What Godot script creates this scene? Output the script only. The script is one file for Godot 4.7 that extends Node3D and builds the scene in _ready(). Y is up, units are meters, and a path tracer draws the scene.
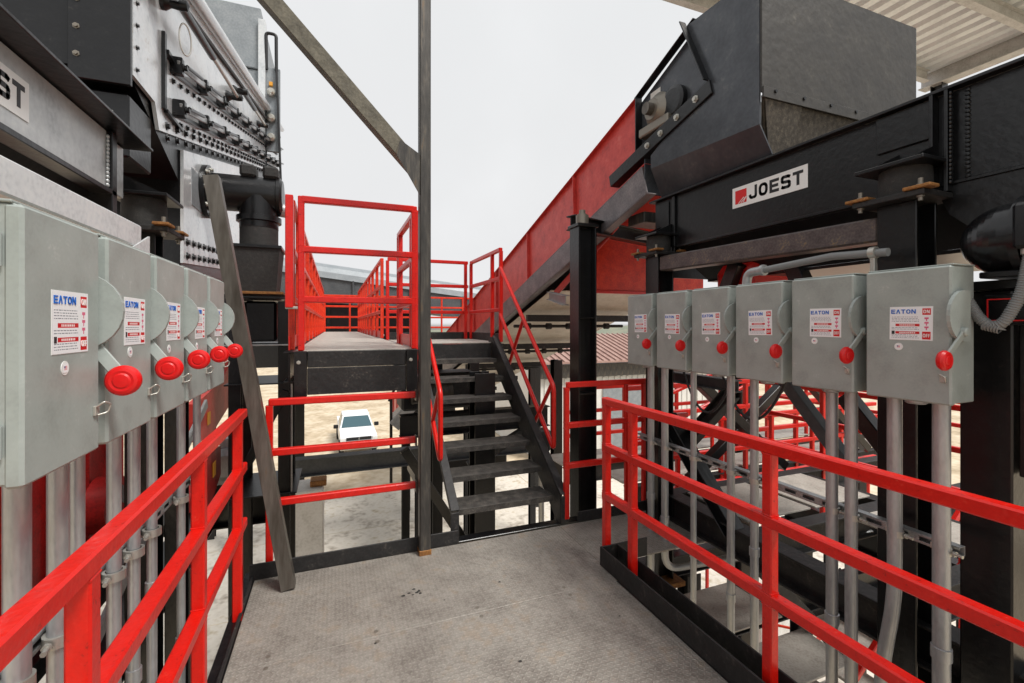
extends Node3D

# ---------------------------------------------------------------- helpers
var M := {}
var used := {}

func P(x: float, y: float, f: float) -> Vector3:
	return Vector3(x, y, -f)

func numbered(n: String) -> String:
	if not used.has(n):
		used[n] = 0
		return n
	used[n] += 1
	return "%s_%03d" % [n, used[n]]

func thing(called: String, label: String, category: String, at := Vector3.ZERO, group := "") -> Node3D:
	var o := Node3D.new()
	o.name = numbered(called)
	add_child(o)
	o.position = at
	o.set_meta("label", label)
	o.set_meta("category", category)
	if group != "":
		o.set_meta("group", group)
	return o

func structure(called: String) -> Node3D:
	var o := Node3D.new()
	o.name = numbered(called)
	add_child(o)
	o.set_meta("kind", "structure")
	return o

# mesh builder: collects faces, commits as one named part
class MB:
	var st := SurfaceTool.new()
	func _init():
		st.begin(Mesh.PRIMITIVE_TRIANGLES)
	func tri(a: Vector3, b: Vector3, c: Vector3, na: Vector3, nb: Vector3, nc: Vector3):
		var n := (b - a).cross(c - a)
		if n.dot(na + nb + nc) > 0.0:
			st.set_normal(na); st.add_vertex(a)
			st.set_normal(nc); st.add_vertex(c)
			st.set_normal(nb); st.add_vertex(b)
		else:
			st.set_normal(na); st.add_vertex(a)
			st.set_normal(nb); st.add_vertex(b)
			st.set_normal(nc); st.add_vertex(c)
	func face(pts: Array, out: Vector3):
		var n: Vector3 = Vector3.ZERO
		for i in range(1, pts.size() - 1):
			n += (pts[i] - pts[0]).cross(pts[i + 1] - pts[0])
		n = n.normalized()
		if n.dot(out) < 0.0:
			n = -n
		for i in range(1, pts.size() - 1):
			tri(pts[0], pts[i], pts[i + 1], n, n, n)
	func box_t(t: Transform3D, s: Vector3, c := 0.004) -> MB:
		var h := s * 0.5
		c = min(c, min(h.x, min(h.y, h.z)) * 0.6)
		var v := {}
		for sx in [-1, 1]:
			for sy in [-1, 1]:
				for sz in [-1, 1]:
					var sg := Vector3(sx, sy, sz)
					for a in 3:
						var q := Vector3(h.x - c, h.y - c, h.z - c)
						q[a] = h[a]
						v[[sx, sy, sz, a]] = t * (q * sg)
		var o := t.origin
		for a in 3:
			var b := (a + 1) % 3
			var d := (a + 2) % 3
			for s1 in [-1, 1]:
				var pts := []
				for k in [[-1, -1], [1, -1], [1, 1], [-1, 1]]:
					var key := [0, 0, 0, a]
					key[a] = s1; key[b] = k[0]; key[d] = k[1]
					pts.append(v[key])
				face(pts, (pts[0] + pts[2]) * 0.5 - o)
				for s2 in [-1, 1]:
					var k1 := [0, 0, 0, a]
					k1[a] = s1; k1[b] = s2; k1[d] = -1
					var k2: Array = k1.duplicate(); k2[d] = 1
					var k3: Array = k2.duplicate(); k3[3] = b
					var k4: Array = k1.duplicate(); k4[3] = b
					var pp := [v[k1], v[k2], v[k3], v[k4]]
					face(pp, (pp[0] + pp[2]) * 0.5 - o)
		for sx in [-1, 1]:
			for sy in [-1, 1]:
				for sz in [-1, 1]:
					var pt := [v[[sx, sy, sz, 0]], v[[sx, sy, sz, 1]], v[[sx, sy, sz, 2]]]
					face(pt, pt[0] - o)
		return self
	func box(a: Vector3, b: Vector3, c := 0.004) -> MB:
		return box_t(Transform3D(Basis(), (a + b) * 0.5), (b - a).abs(), c)
	# bar between two points: w across, h along "up"
	func bar(a: Vector3, b: Vector3, w: float, h: float, up := Vector3.UP, c := 0.004) -> MB:
		var z := (b - a).normalized()
		if abs(z.dot(up)) > 0.99:
			up = Vector3(0, 0, 1)
		var x := up.cross(z).normalized()
		var y := z.cross(x)
		return box_t(Transform3D(Basis(x, y, z), (a + b) * 0.5), Vector3(w, h, (b - a).length()), c)
	# I or C section from two points
	func ibeam(a: Vector3, b: Vector3, w: float, h: float, t := 0.012, up := Vector3.UP, chan := 0.0) -> MB:
		var z := (b - a).normalized()
		if abs(z.dot(up)) > 0.99:
			up = Vector3(0, 0, 1)
		var x := up.cross(z).normalized()
		var y := z.cross(x)
		bar(a + y * (h - t) * 0.5, b + y * (h - t) * 0.5, w, t, y, 0.003)
		bar(a - y * (h - t) * 0.5, b - y * (h - t) * 0.5, w, t, y, 0.003)
		var o := x * chan * (w - t) * 0.5
		bar(a + o, b + o, t, h - 2.0 * t - 0.001, y, 0.001)
		return self
	func tube(pts: Array, r: float, sides := 16, caps := true) -> MB:
		var n := pts.size()
		var rings := []
		var dirs := []
		var x := Vector3.ZERO
		for i in n:
			var d: Vector3
			if i == 0: d = pts[1] - pts[0]
			elif i == n - 1: d = pts[n - 1] - pts[n - 2]
			else: d = (pts[i + 1] - pts[i]).normalized() + (pts[i] - pts[i - 1]).normalized()
			d = d.normalized()
			dirs.append(d)
			if x == Vector3.ZERO:
				x = d.cross(Vector3(0.31, 0.87, 0.39)).normalized()
			else:
				x = (x - d * x.dot(d)).normalized()
			var y := d.cross(x)
			var ring := []
			for k in sides:
				var an := TAU * k / sides
				ring.append(x * cos(an) + y * sin(an))
			rings.append(ring)
		for i in n - 1:
			for k in sides:
				var k2 := (k + 1) % sides
				var a: Vector3 = pts[i] + rings[i][k] * r
				var b: Vector3 = pts[i] + rings[i][k2] * r
				var c: Vector3 = pts[i + 1] + rings[i + 1][k2] * r
				var e: Vector3 = pts[i + 1] + rings[i + 1][k] * r
				tri(a, b, c, rings[i][k], rings[i][k2], rings[i + 1][k2])
				tri(a, c, e, rings[i][k], rings[i + 1][k2], rings[i + 1][k])
		if caps:
			for i in [0, n - 1]:
				var nn: Vector3 = -dirs[0] if i == 0 else dirs[n - 1]
				for k in sides:
					tri(pts[i], pts[i] + rings[i][k] * r, pts[i] + rings[i][(k + 1) % sides] * r, nn, nn, nn)
		return self
	# profile [[radius, along]...] turned about axis from origin
	func lathe(o: Vector3, axis: Vector3, prof: Array, sides := 20, smooth := true) -> MB:
		axis = axis.normalized()
		var x := axis.cross(Vector3(0.31, 0.87, 0.39)).normalized()
		var y := axis.cross(x)
		for i in prof.size() - 1:
			var p0: Array = prof[i]
			var p1: Array = prof[i + 1]
			var dr: float = p1[0] - p0[0]
			var dz: float = p1[1] - p0[1]
			for k in sides:
				var a0 := TAU * k / sides
				var a1 := TAU * (k + 1) / sides
				var d0 := x * cos(a0) + y * sin(a0)
				var d1 := x * cos(a1) + y * sin(a1)
				var n0 := (d0 * dz - axis * dr).normalized()
				var n1 := (d1 * dz - axis * dr).normalized()
				var a: Vector3 = o + d0 * p0[0] + axis * p0[1]
				var b: Vector3 = o + d1 * p0[0] + axis * p0[1]
				var c: Vector3 = o + d1 * p1[0] + axis * p1[1]
				var e: Vector3 = o + d0 * p1[0] + axis * p1[1]
				if p0[0] > 0.00001: tri(a, b, c, n0, n1, n1)
				if p1[0] > 0.00001: tri(a, c, e, n0, n1, n0)
		return self
	# flat polygon given thickness along n
	func plate(pts: Array, n: Vector3, t: float) -> MB:
		n = n.normalized()
		var c := Vector3.ZERO
		for p in pts: c += p
		c /= pts.size()
		var u: Vector3 = (pts[1] - pts[0]).normalized()
		var w := n.cross(u)
		var p2 := PackedVector2Array()
		for p in pts: p2.append(Vector2((p - c).dot(u), (p - c).dot(w)))
		var idx := Geometry2D.triangulate_polygon(p2)
		var off := n * t
		for i in range(0, idx.size(), 3):
			tri(pts[idx[i]], pts[idx[i + 1]], pts[idx[i + 2]], -n, -n, -n)
			tri(pts[idx[i]] + off, pts[idx[i + 1]] + off, pts[idx[i + 2]] + off, n, n, n)
		var area := 0.0
		for i in p2.size(): area += p2[i].cross(p2[(i + 1) % p2.size()])
		for i in pts.size():
			var a: Vector3 = pts[i]
			var b: Vector3 = pts[(i + 1) % pts.size()]
			var o := (b - a).cross(n) * (1.0 if area > 0 else -1.0)
			face([a, b, b + off, a + off], o)
		return self
	# thin convex sheet: face given thickness
	func face2(pts: Array, n: Vector3, t: float) -> MB:
		return plate(pts, n, t)
	func bolt(p: Vector3, n: Vector3, r: float, h: float) -> MB:
		return lathe(p, n, [[r * 1.6, 0.0], [r * 1.6, h * 0.25], [r, h * 0.25], [r, h], [0.0, h]], 6)

func part(mb: MB, called: String, mat: Material, parent: Node3D) -> MeshInstance3D:
	var m := MeshInstance3D.new()
	m.mesh = mb.st.commit()
	m.name = called
	m.material_override = mat
	m.cast_shadow = GeometryInstance3D.SHADOW_CASTING_SETTING_ON
	parent.add_child(m, true)
	return m

# one-mesh thing
func single(mb: MB, called: String, mat: Material, label: String, category: String, group := "") -> MeshInstance3D:
	var m := part(mb, numbered(called), mat, self)
	m.set_meta("label", label)
	m.set_meta("category", category)
	if group != "":
		m.set_meta("group", group)
	return m

# polyline with rounded corners
func bend(pts: Array, r: float, n := 6) -> Array:
	var out := [pts[0]]
	for i in range(1, pts.size() - 1):
		var a: Vector3 = (pts[i - 1] - pts[i]).normalized()
		var b: Vector3 = (pts[i + 1] - pts[i]).normalized()
		var p0: Vector3 = pts[i] + a * r
		var p1: Vector3 = pts[i] + b * r
		for k in n + 1:
			var t := float(k) / n
			out.append(p0.lerp(pts[i], t).lerp((pts[i] as Vector3).lerp(p1, t), t))
	out.append(pts[-1])
	return out

# ---------------------------------------------------------------- textures and materials
func lut(ramp: Array) -> Array:
	var out := []
	for i in 256:
		var t := i / 255.0
		var c: Color = ramp[0][1]
		for k in range(ramp.size() - 1):
			if t >= ramp[k][0]:
				var u: float = clamp((t - ramp[k][0]) / max(0.0001, ramp[k + 1][0] - ramp[k][0]), 0, 1)
				c = (ramp[k][1] as Color).lerp(ramp[k + 1][1], u)
		out.append(c)
	return out

func noise_bytes(sd: int, freq: float, size: int, oct := 4, kind := FastNoiseLite.TYPE_SIMPLEX_SMOOTH) -> PackedByteArray:
	var n := FastNoiseLite.new()
	n.seed = sd
	n.frequency = freq
	n.noise_type = kind
	n.fractal_octaves = oct
	var im := n.get_seamless_image(size, size)
	im.convert(Image.FORMAT_L8)
	return im.get_data()

func color_tex(sd: int, ramp: Array, f1 := 0.01, f2 := 0.08, mix := 0.5, size := 512) -> ImageTexture:
	var a := noise_bytes(sd, f1, size)
	var b := noise_bytes(sd + 7, f2, size)
	var l := lut(ramp)
	var d := PackedByteArray()
	d.resize(size * size * 3)
	for i in size * size:
		var v := int(clamp(a[i] * (1.0 - mix) + b[i] * mix, 0, 255))
		var c: Color = l[v]
		d[i * 3] = int(c.r * 255); d[i * 3 + 1] = int(c.g * 255); d[i * 3 + 2] = int(c.b * 255)
	var im := Image.create_from_data(size, size, false, Image.FORMAT_RGB8, d)
	im.generate_mipmaps()
	return ImageTexture.create_from_image(im)

func normal_tex(sd: int, freq: float, strength: float, size := 256) -> ImageTexture:
	var a := noise_bytes(sd, freq, size)
	var im := Image.create_from_data(size, size, false, Image.FORMAT_L8, a)
	im.convert(Image.FORMAT_RGBA8)
	im.bump_map_to_normal_map(strength)
	return ImageTexture.create_from_image(im)

func c255(r: int, g: int, b: int) -> Color:
	return Color(r / 255.0, g / 255.0, b / 255.0)

func mat(ramp: Array, sd: int, rough: float, metal := 0.0, scale := 1.0, f1 := 0.01, f2 := 0.08, mix := 0.5, bump: Texture2D = null, bumps := 0.3) -> StandardMaterial3D:
	var m := StandardMaterial3D.new()
	m.albedo_texture = color_tex(sd, ramp, f1, f2, mix)
	m.roughness = rough
	m.metallic = metal
	m.uv1_triplanar = true
	m.uv1_world_triplanar = true
	m.uv1_scale = Vector3.ONE * scale
	if bump:
		m.normal_enabled = true
		m.normal_texture = bump
		m.normal_scale = bumps
	return m

func plain(c: Color, rough := 0.5, metal := 0.0) -> StandardMaterial3D:
	var m := StandardMaterial3D.new()
	m.albedo_color = c
	m.roughness = rough
	m.metallic = metal
	return m

func make_materials():
	var fine := normal_tex(3, 0.06, 2.0)
	var coarse := normal_tex(5, 0.02, 3.0)
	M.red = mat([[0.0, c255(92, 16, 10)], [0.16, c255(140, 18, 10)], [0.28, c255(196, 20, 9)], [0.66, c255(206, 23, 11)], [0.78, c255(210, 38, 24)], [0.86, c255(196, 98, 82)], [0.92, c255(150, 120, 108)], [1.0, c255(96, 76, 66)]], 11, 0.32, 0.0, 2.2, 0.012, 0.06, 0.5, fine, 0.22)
	M.red_orange = mat([[0.0, c255(176, 32, 10)], [0.5, c255(214, 48, 16)], [0.7, c255(222, 62, 26)], [1.0, c255(190, 110, 80)]], 12, 0.4, 0.0, 1.2, 0.012, 0.06, 0.45)
	M.red_conveyor = mat([[0.0, c255(150, 42, 38)], [0.4, c255(190, 58, 51)], [0.65, c255(200, 68, 60)], [0.85, c255(204, 92, 82)], [1.0, c255(196, 120, 108)]], 13, 0.42, 0.0, 0.7, 0.012, 0.06, 0.35, fine, 0.1)
	M.red_dark = mat([[0.0, c255(84, 12, 12)], [0.5, c255(146, 20, 18)], [0.75, c255(164, 28, 26)], [1.0, c255(110, 60, 50)]], 14, 0.45, 0.0, 1.2)
	M.knob = plain(c255(206, 8, 10), 0.38)
	M.black = mat([[0.0, c255(9, 9, 10)], [0.5, c255(13, 13, 15)], [0.72, c255(19, 19, 20)], [0.87, c255(40, 38, 36)], [1.0, c255(70, 64, 57)]], 21, 0.3, 0.0, 1.4, 0.012, 0.07, 0.45, fine, 0.15)
	M.black_dusty = mat([[0.0, c255(20, 20, 20)], [0.45, c255(26, 25, 25)], [0.68, c255(38, 36, 35)], [1.0, c255(104, 96, 86)]], 22, 0.6, 0.0, 1.1, 0.012, 0.07, 0.5, fine, 0.25)
	M.bare_steel = mat([[0.0, c255(62, 55, 48)], [0.3, c255(80, 74, 67)], [0.55, c255(94, 89, 82)], [0.75, c255(106, 101, 94)], [0.88, c255(104, 86, 68)], [1.0, c255(116, 84, 58)]], 57, 0.38, 0.4, 2.0, 0.012, 0.05, 0.3, fine, 0.06)
	M.bare_steel.uv1_scale = Vector3(1.8, 0.3, 1.8)
	M.olive = mat([[0.0, c255(62, 58, 48)], [0.5, c255(92, 87, 74)], [0.8, c255(108, 102, 88)], [1.0, c255(120, 96, 70)]], 58, 0.5, 0.2, 1.2, 0.012, 0.07, 0.45, fine, 0.2)
	M.charcoal = mat([[0.0, c255(54, 56, 60)], [0.5, c255(68, 71, 76)], [0.7, c255(74, 77, 81)], [0.84, c255(88, 89, 90)], [1.0, c255(112, 110, 106)]], 23, 0.25, 0.35, 0.8, 0.01, 0.06, 0.4, coarse, 0.06)  # black steel coloured paler: the sky's sheen on it is painted in
	M.hopper_end_shaded = mat([[0.0, c255(36, 34, 31)], [0.5, c255(48, 45, 41)], [0.74, c255(55, 52, 47)], [0.86, c255(74, 70, 64)], [1.0, c255(112, 106, 96)]], 24, 0.5, 0.2, 0.7, 0.01, 0.06, 0.45, fine, 0.2)  # same hopper steel, coloured darker to paint in the end face's shade
	M.grey_paint = mat([[0.0, c255(122, 125, 121)], [0.16, c255(142, 149, 145)], [0.5, c255(153, 161, 157)], [0.76, c255(157, 165, 161)], [0.86, c255(170, 176, 172)], [1.0, c255(196, 198, 194)]], 31, 0.42, 0.0, 1.5, 0.008, 0.1, 0.3, fine, 0.05)
	M.galvanized = mat([[0.0, c255(140, 142, 143)], [0.4, c255(164, 166, 167)], [0.65, c255(174, 176, 177)], [0.85, c255(184, 184, 182)], [1.0, c255(140, 132, 120)]], 32, 0.36, 0.5, 2.0, 0.02, 0.09, 0.5, fine, 0.15)
	M.galvanized.uv1_scale = Vector3(2.0, 0.5, 2.0)
	M.strut = mat([[0.0, c255(120, 120, 120)], [0.5, c255(164, 165, 165)], [1.0, c255(190, 188, 182)]], 33, 0.36, 0.6, 2.0)
	M.weathered = mat([[0.0, c255(40, 38, 36)], [0.35, c255(60, 58, 55)], [0.55, c255(70, 67, 63)], [0.68, c255(84, 80, 74)], [0.82, c255(96, 80, 64)], [1.0, c255(126, 90, 60)]], 34, 0.42, 0.35, 1.8, 0.012, 0.05, 0.35, fine, 0.08)
	M.panel = mat([[0.0, c255(168, 173, 176)], [0.4, c255(206, 210, 212)], [0.72, c255(218, 221, 222)], [0.86, c255(190, 187, 181)], [1.0, c255(140, 133, 122)]], 35, 0.2, 0.3, 0.7, 0.01, 0.06, 0.45, coarse, 0.08)
	M.grey_blue = mat([[0.0, c255(112, 118, 122)], [0.5, c255(134, 140, 144)], [1.0, c255(156, 160, 162)]], 36, 0.45, 0.2, 0.6)
	M.tan_pan = mat([[0.0, c255(160, 148, 132)], [0.5, c255(194, 184, 168)], [1.0, c255(214, 207, 195)]], 37, 0.5, 0.1, 0.6)
	M.weathered.uv1_scale = Vector3(2.6, 0.35, 2.6)
	M.panel_dull = mat([[0.0, c255(146, 149, 150)], [0.4, c255(178, 181, 182)], [0.7, c255(190, 193, 193)], [1.0, c255(206, 205, 200)]], 51, 0.3, 0.15, 1.0, 0.01, 0.06, 0.45, coarse, 0.08)
	M.cap_beam = mat([[0.0, c255(170, 173, 174)], [0.5, c255(204, 207, 208)], [1.0, c255(220, 220, 217)]], 52, 0.4, 0.2, 1.0)
	M.chord = mat([[0.0, c255(84, 78, 80)], [0.5, c255(112, 106, 108)], [1.0, c255(146, 138, 136)]], 53, 0.45, 0.2, 0.9)
	M.cross_tube = mat([[0.0, c255(58, 50, 50)], [0.4, c255(82, 74, 74)], [0.65, c255(98, 90, 88)], [0.8, c255(132, 112, 84)], [1.0, c255(160, 130, 86)]], 55, 0.45, 0.3, 1.4)
	M.gallery_dark = mat([[0.0, c255(60, 63, 66)], [0.5, c255(76, 79, 82)], [1.0, c255(96, 98, 98)]], 56, 0.5, 0.1, 0.4)
	for k in ["black", "black_dusty"]:
		M[k].metallic_specular = 0.5
	M.zinc_dark = plain(c255(132, 126, 116), 0.4, 0.6)
	M.rust = mat([[0.0, c255(96, 62, 34)], [0.5, c255(142, 96, 50)], [0.75, c255(168, 122, 66)], [1.0, c255(112, 90, 66)]], 38, 0.6, 0.3, 6.0)
	M.rubber = mat([[0.0, c255(26, 26, 26)], [0.6, c255(44, 43, 42)], [1.0, c255(74, 71, 67)]], 39, 0.75, 0.0, 2.5, 0.02, 0.1, 0.5, fine, 0.4)
	M.worn_rubber = mat([[0.0, c255(44, 40, 35)], [0.45, c255(70, 64, 56)], [0.65, c255(92, 85, 74)], [1.0, c255(140, 130, 114)]], 40, 0.8, 0.0, 2.2, 0.02, 0.08, 0.4, fine, 0.4)
	M.concrete = mat([[0.0, c255(128, 119, 106)], [0.25, c255(168, 159, 146)], [0.42, c255(198, 190, 177)], [0.62, c255(208, 201, 189)], [0.78, c255(190, 179, 160)], [1.0, c255(142, 126, 104)]], 41, 0.85, 0.0, 0.12, 0.012, 0.06, 0.45, fine, 0.3)
	M.dirt = mat([[0.0, c255(140, 122, 98)], [0.4, c255(180, 163, 137)], [0.6, c255(196, 181, 157)], [1.0, c255(214, 203, 184)]], 42, 0.95, 0.0, 0.06, 0.012, 0.06, 0.45, coarse, 0.6)
	M.white_block = mat([[0.0, c255(188, 184, 176)], [0.5, c255(216, 213, 207)], [1.0, c255(228, 226, 221)]], 43, 0.8, 0.0, 0.5)
	M.roof = mat([[0.0, c255(196, 201, 204)], [0.5, c255(218, 223, 226)], [1.0, c255(228, 232, 234)]], 44, 0.45, 0.3, 0.4)
	M.roof_beam = mat([[0.0, c255(148, 148, 146)], [0.5, c255(182, 183, 182)], [1.0, c255(200, 201, 200)]], 45, 0.6, 0.0, 0.6)
	M.tread = mat([[0.0, c255(34, 32, 30)], [0.4, c255(60, 57, 54)], [0.65, c255(80, 76, 71)], [1.0, c255(122, 116, 107)]], 46, 0.6, 0.15, 1.6, 0.012, 0.1, 0.5, fine, 0.4)
	M.deck = mat([[0.0, c255(130, 124, 116)], [0.5, c255(168, 162, 153)], [1.0, c255(190, 185, 176)]], 47, 0.6, 0.1, 0.9, 0.012, 0.1, 0.5, fine, 0.3)
	M.hill = mat([[0.0, c255(96, 104, 92)], [0.5, c255(120, 124, 108)], [1.0, c255(150, 140, 118)]], 48, 0.95, 0.0, 0.01)
	M.car_paint = plain(c255(226, 227, 228), 0.25)
	M.car_paint.clearcoat_enabled = true
	M.glass = plain(c255(70, 96, 104), 0.06, 0.2)
	M.tyre = plain(c255(24, 24, 24), 0.8)
	M.chrome = plain(c255(180, 182, 184), 0.2, 0.9)
	M.lamp = plain(c255(220, 222, 220), 0.12)
	M.white = plain(c255(228, 228, 226), 0.45)
	M.cream = plain(c255(206, 205, 200), 0.5)
	M.ink = plain(c255(22, 22, 24), 0.5)
	M.eaton_blue = plain(c255(10, 98, 190), 0.45)
	M.sign_red = plain(c255(206, 22, 24), 0.45)
	M.motor_black = plain(c255(20, 20, 22), 0.22)
	M.zinc = plain(c255(186, 184, 176), 0.35, 0.6)
	M.yellow = plain(c255(216, 150, 40), 0.5)
	M.cable = plain(c255(26, 26, 28), 0.5)
	M.flex = plain(c255(122, 124, 124), 0.5)
	M.label_print = plain(Color.WHITE, 0.42)
	M.label_print.albedo_texture = label_image()
	M.flag_print = plain(Color.WHITE, 0.42)
	M.flag_print.albedo_texture = flag_image()
	M.floor_plate = floor_material()
	M.wall_sheet = mat([[0.0, c255(196, 194, 188)], [1.0, c255(222, 220, 214)]], 49, 0.5, 0.0, 0.3)
	M.roof_red = mat([[0.0, c255(132, 104, 96)], [0.5, c255(160, 128, 118)], [1.0, c255(184, 158, 148)]], 50, 0.6, 0.0, 0.3)

# print of the rating label: grey text lines, red warning bars, ON / OFF blocks
func label_image() -> ImageTexture:
	var im := Image.create(296, 270, false, Image.FORMAT_RGB8)
	im.fill(c255(232, 233, 235))
	var rng := RandomNumberGenerator.new()
	rng.seed = 5
	for row in [80, 92, 104, 116, 168, 180, 226, 238, 250]:
		var x := 14
		while x < 200:
			var w := rng.randi_range(6, 22)
			im.fill_rect(Rect2i(x, row, min(w, 206 - x), 4), c255(120, 124, 134))
			x += w + 5
	for row in [138, 200]:
		im.fill_rect(Rect2i(42, row, 168, 20), c255(196, 18, 26))
		var x2 := 70
		while x2 < 180:
			var w2 := rng.randi_range(8, 13)
			im.fill_rect(Rect2i(x2, row + 5, w2, 10), c255(240, 226, 224))
			x2 += w2 + 4
	im.fill_rect(Rect2i(14, 196, 22, 28), c255(40, 40, 44))
	im.fill_rect(Rect2i(228, 14, 56, 52), c255(204, 18, 24))
	im.fill_rect(Rect2i(228, 200, 56, 62), c255(204, 18, 24))
	for k in 3:
		im.fill_rect(Rect2i(242, 86 + k * 36, 28, 14), c255(214, 96, 130))
		im.fill_rect(Rect2i(252, 100 + k * 36, 8, 16), c255(214, 96, 130))
	return ImageTexture.create_from_image(im)

func flag_image() -> ImageTexture:
	var im := Image.create(64, 64, false, Image.FORMAT_RGB8)
	im.fill(c255(234, 234, 236))
	for k in 5:
		im.fill_rect(Rect2i(14, 18 + k * 6, 38, 3), c255(200, 40, 50))
	im.fill_rect(Rect2i(14, 18, 17, 15), c255(50, 60, 120))
	return ImageTexture.create_from_image(im)

# chequer plate: raised lozenges in alternating directions, worn and dusty
func floor_material() -> StandardMaterial3D:
	var size := 1000
	var lug := PackedByteArray()
	lug.resize(size * size)
	var cell := 10
	var patt := []
	for y in cell * 2:
		for x in cell * 2:
			var best := 0.0
			for cy in range(-1, 3):
				for cx in range(-1, 3):
					var dx := x + 0.5 - (cx + 0.5) * cell
					var dy := y + 0.5 - (cy + 0.5) * cell
					var s := 0.7071 if (cx + cy) % 2 == 0 else -0.7071
					var u := dx * 0.7071 + dy * s
					var v := dx * -s + dy * 0.7071
					var q := 1.0 - sqrt(pow(u / 5.0, 2) + pow(v / 1.7, 2))
					best = max(best, clamp(q * 3.0, 0, 1))
			patt.append(best)
	var a := noise_bytes(61, 0.006, size)
	var b := noise_bytes(62, 0.05, size)
	var e := noise_bytes(63, 0.2, size, 2)
	var g := noise_bytes(64, 0.02, size)
	var l := lut([[0.0, c255(92, 86, 79)], [0.25, c255(118, 112, 105)], [0.5, c255(140, 135, 127)], [0.68, c255(150, 145, 137)], [0.85, c255(162, 155, 145)], [1.0, c255(172, 158, 140)]])
	var d := PackedByteArray()
	d.resize(size * size * 3)
	for y in size:
		for x in size:
			var i := y * size + x
			var pv: float = patt[(y % (cell * 2)) * cell * 2 + (x % (cell * 2))]
			lug[i] = int(clamp(60 + pv * 150 + (e[i] - 128) * 0.25, 0, 255))
			var v := int(clamp(a[i] * 0.4 + b[i] * 0.34 + e[i] * 0.26 + (pv - 0.3) * 46.0, 0, 255))
			var c: Color = l[v]
			var ru: float = clamp((a[i] * 0.5 + g[i] * 0.5 - 150.0) / 40.0, 0, 1) * (0.35 + e[i] / 500.0)
			c = c.lerp(c255(136, 104, 72), ru * 0.28)
			d[i * 3] = int(c.r * 255); d[i * 3 + 1] = int(c.g * 255); d[i * 3 + 2] = int(c.b * 255)
	var im := Image.create_from_data(size, size, false, Image.FORMAT_RGB8, d)
	im.generate_mipmaps()
	var nm := Image.create_from_data(size, size, false, Image.FORMAT_L8, lug)
	nm.convert(Image.FORMAT_RGBA8)
	nm.bump_map_to_normal_map(2.0)
	var m := StandardMaterial3D.new()
	m.albedo_texture = ImageTexture.create_from_image(im)
	m.normal_enabled = true
	m.normal_texture = ImageTexture.create_from_image(nm)
	m.normal_scale = 0.8
	m.roughness = 0.48
	m.metallic = 0.15
	m.uv1_triplanar = true
	m.uv1_world_triplanar = true
	m.uv1_scale = Vector3.ONE * 0.47
	return m

var fonts := {}
func text_mesh(s: String, height: float, weight := 800, depth := 0.002, stretch := 1.0) -> TextMesh:
	var f := SystemFont.new()
	f.font_names = PackedStringArray(["Droid Sans"])
	f.font_weight = weight
	var t := TextMesh.new()
	t.font = f
	t.text = s
	t.font_size = 64
	t.pixel_size = height / 46.0
	t.depth = depth
	return t

func lettering(s: String, height: float, mt: Material, parent: Node3D, at: Vector3, width := 0.0, depth := 0.0012) -> MeshInstance3D:
	var m := MeshInstance3D.new()
	m.mesh = text_mesh(s, height, 800, depth)
	m.material_override = mt
	m.name = "lettering"
	parent.add_child(m, true)
	m.position = at
	if width > 0.0:
		var w: float = m.mesh.get_aabb().size.x
		if w > 0.001:
			m.scale.x = width / w
	return m

func quad(w: float, h: float, called: String, mt: Material, parent: Node3D, at: Vector3) -> MeshInstance3D:
	var m := MeshInstance3D.new()
	var q := QuadMesh.new()
	q.size = Vector2(w, h)
	m.mesh = q
	m.material_override = mt
	m.name = called
	parent.add_child(m, true)
	m.position = at
	return m

# ---------------------------------------------------------------- builders
const ORD := ["first", "second", "third", "fourth", "fifth", "sixth", "seventh", "eighth", "ninth"]

# a and b: feet of the run on the deck; heights of the rails; posts as fractions of the run
func guard_rail(label: String, a: Vector3, b: Vector3, heights: Array, posts: Array, mt: Material, group := "guard rails", sz := 0.05, drop := 0.0, top := -1.0) -> Node3D:
	var t := thing("guard_rail", label, "railing", a, group)
	var d := b - a
	var names := ["top_rail", "middle_rail", "lower_rail", "bottom_rail"]
	for i in heights.size():
		var h := Vector3.UP * float(heights[i])
		part(MB.new().bar(h, d + h, sz, sz, Vector3.UP, 0.006), names[min(i, 3)], mt, t)
	for p in posts:
		var q: Vector3 = d * float(p)
		var hi: float = heights[0] - sz * 0.5 if top < 0.0 else top
		var pm := MB.new().bar(q + Vector3.UP * -drop, q + Vector3.UP * hi, sz * 0.93, sz * 0.93, Vector3.UP, 0.005)
		for h in heights:
			for e in [-1.0, 1.0]:
				if e < 0.0 or float(h) < hi - sz:
					var y: float = h + e * (sz * 0.5 + 0.002)
					pm.box(q + Vector3(-sz * 0.49, y - 0.004, -sz * 0.49), q + Vector3(sz * 0.49, y + 0.004, sz * 0.49), 0.003)
		part(pm, "post", mt, t)
	return t

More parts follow.
